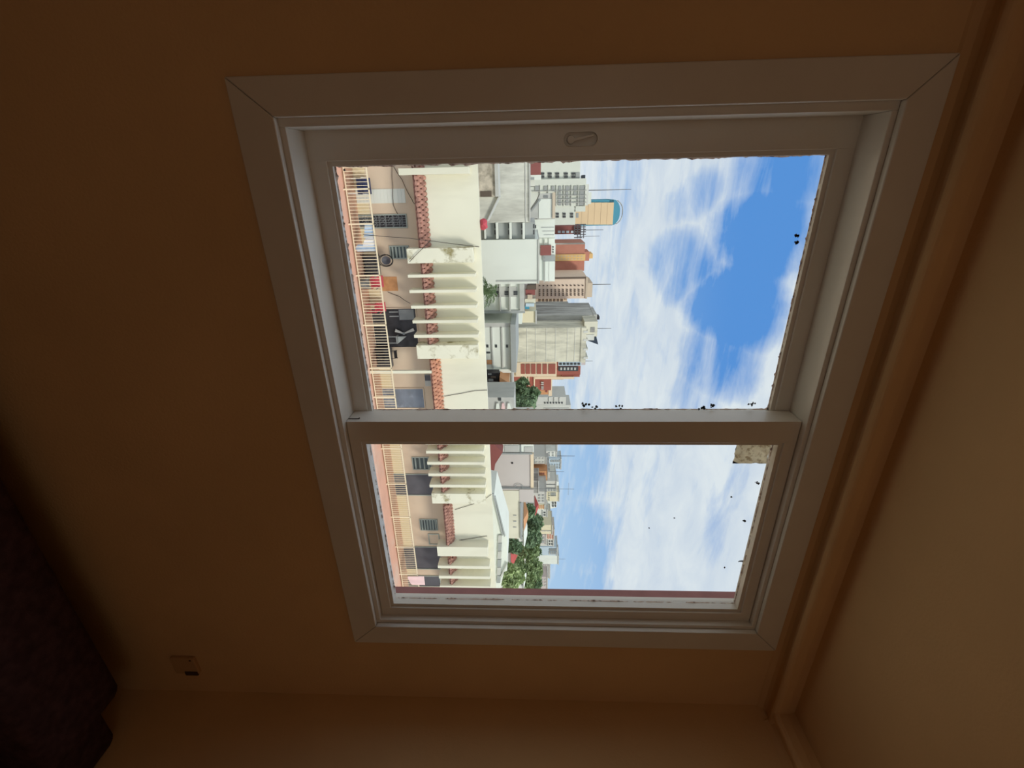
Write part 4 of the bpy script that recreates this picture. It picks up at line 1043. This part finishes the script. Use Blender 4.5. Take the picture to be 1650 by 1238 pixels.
hut('little red roofed house high among the trees', 822, 832, 859, 868, 100, m_far, m_roofred)
hut('tan roofed house low by the far window edge', 918, 930, 838, 845, 74, m_far, m_orange)
hut('white roofed house low by the far window edge', 930, 948, 842, 848, 80, m_far, m_b2)
hut('small maroon roofed house in the upper treetops', 893, 902, 862, 867, 120, m_far, m_maroon)
# ---------------------------------------------------------------- trees
def tree(label, U0, U1, V0, V1, Y, m_, seed, leaf=.45, n=900, grp='trees among the houses'):
    rnd = random.Random(seed); x0, x1, z0, z1 = rect(U0, U1, V0, V1, Y)
    cx, w, h = (x0+x1)/2, (x1-x0)/2, (z1-z0)/2; cz = (z0+z1)/2; dp = max(w*.8, h*.8)
    e = emp('tree', (cx, Y, GZ), city=True); tag(e, label, 'tree', grp)
    build(MB().tube([(cx, Y, GZ), (cx+.1, Y, (GZ+cz)/2), (cx, Y, cz+h*.4)], [.35, .26, .1], 7), 'trunk', m_trunk, e)
    lumps = []
    for k in range(11):
        a = rnd.uniform(0, 6.28); r = rnd.uniform(.25, .68)
        lumps.append((cx+w*r*math.cos(a), Y+dp*rnd.uniform(-.6, .6), cz+h*r*math.sin(a), rnd.uniform(.34, .5)))
    m = MB()
    for _ in range(n):
        lx, ly, lz, s = rnd.choice(lumps)
        v = Vector((rnd.gauss(0, 1), rnd.gauss(0, 1), rnd.gauss(0, 1))).normalized()*(rnd.random()**.35)
        c = Vector((lx+v.x*w*s, ly+v.y*dp*s, lz+v.z*h*s))
        a = Vector((rnd.gauss(0, 1), rnd.gauss(0, 1), rnd.gauss(0, .6))).normalized(); b = a.cross(Vector((rnd.gauss(0, 1), rnd.gauss(0, 1), rnd.gauss(0, 1)))).normalized()
        L_ = leaf*rnd.uniform(.6, 1.3)
        m.add([c-a*L_, c+b*L_*.6, c+a*L_, c-b*L_*.6], [(0, 1, 2, 3)])
    o = build(m, 'foliage', m_, e)
TR = [
 ('dark green tree in front of the oxblood brick wing', 614, 646, 829, 874, 64, m_leaf2, .4, 1500),
 ('hazy green tree low beside the meeting stile', 640, 664, 826, 862, 60, m_leaf2, .4, 1000),
 ('dark tree just past the end of the cream white hall', 866, 887, 812, 842, 56, m_leaf2, .35, 1200),
 ('pale green tree in the lowest corner by the far window edge', 918, 950, 803, 842, 50, m_leaf3, .35, 1500),
 ('pale green tree next to the broad red roof', 914, 928, 806, 832, 52, m_leaf3, .35, 900),
 ('small green tree between the red roof and the white roofed shed', 884, 904, 832, 850, 66, m_leaf1, .38, 700),
 ('green tree behind the broad red roof', 902, 922, 832, 852, 70, m_leaf1, .4, 800),
 ('dark tree under the orange and cream striped house', 812, 836, 838, 862, 88, m_leaf2, .5, 1000),
 ('dark round tree behind the orange brown roof', 832, 858, 846, 870, 92, m_leaf2, .5, 1000),
 ('green tree behind the white roofed shed', 856, 882, 848, 872, 94, m_leaf2, .5, 1000),
 ('bushy green tree behind the small green tree', 880, 904, 848, 872, 96, m_leaf1, .5, 1000),
 ('bushy tree below the plain white skyline block', 900, 926, 848, 874, 98, m_leaf1, .5, 1000),
 ('wide tree under the mauve terrace of flats', 922, 952, 846, 874, 108, m_leaf1, .5, 1100),
 ('tall dark tree beside the little red roofed house', 829, 848, 854, 876, 130, m_leaf2, .6, 700),
 ('distant tree under the grey five-window flats', 844, 866, 858, 874, 135, m_leaf2, .6, 700),
 ('distant tree under the two-gabled grey house', 864, 886, 858, 874, 138, m_leaf1, .6, 700),
 ('distant tree beside the small maroon roof', 884, 898, 858, 875, 140, m_leaf2, .6, 600),
 ('distant tree beyond the small maroon roof', 900, 930, 860, 875, 142, m_leaf1, .6, 800),
 ('distant tree at the end of the skyline', 926, 955, 860, 874, 144, m_leaf2, .6, 800)]
for i, (lb, a, c, v0, v1, Y, mm, lf, n) in enumerate(TR): tree(lb, a-2, c+2, v0-8, v1+1, Y, mm, 100+i, lf, int(n*1.5))
# palm
Yp = 29.0; c = P(781, 462, Yp)
e = emp('palm_tree', (c.x, Yp, GZ), city=True); tag(e, 'green palm crown rising behind the parapet beside the fins', 'palm')
build(MB().tube([(c.x, Yp, GZ), (c.x+.15, Yp, (GZ+c.z)/2), (c.x, Yp, c.z-.4)], [.22, .17, .13], 9), 'trunk', m_trunk, e)
rnd = random.Random(21)
ends = [(790, 456), (799, 461), (797, 470), (799, 480), (794, 489), (786, 496), (778, 498), (774, 452), (792, 474), (788, 482), (782, 488), (770, 444)]
for k, (ex, ey) in enumerate(ends):
    m = MB(); s0 = Vector((c.x+.2, Yp, c.z-.15)); t = P(ex, ey, Yp); t.y = Yp+rnd.uniform(-.7, .7)
    pts = []
    for i in range(9):
        u = i/8; v = s0.lerp(t, u); v.z += .35*math.sin(math.pi*u)*(1 if t.z > s0.z-.3 else .5); pts.append(v)
    m.tube([tuple(v) for v in pts], [.03*(1-i/10) for i in range(9)], 4)
    for i in range(1, 9):
        for sgn in (-1, 1):
            for h in (0, .5):
                v = pts[i].lerp(pts[i-1], h); d = (pts[i]-pts[i-1]).normalized(); sd_ = d.cross(Vector((0, 1, 0))).normalized()*sgn
                ln = .27*(1.15-i/10); tip = v+sd_*ln*.8+d*ln*.6-Vector((0, 0, ln*.3)); tip.y += rnd.uniform(-.2, .2)
                n_ = d*.03
                m.add([v-n_, v+n_, tip], [(0, 1, 2)])
    build(m, 'frond', m_palm, e)
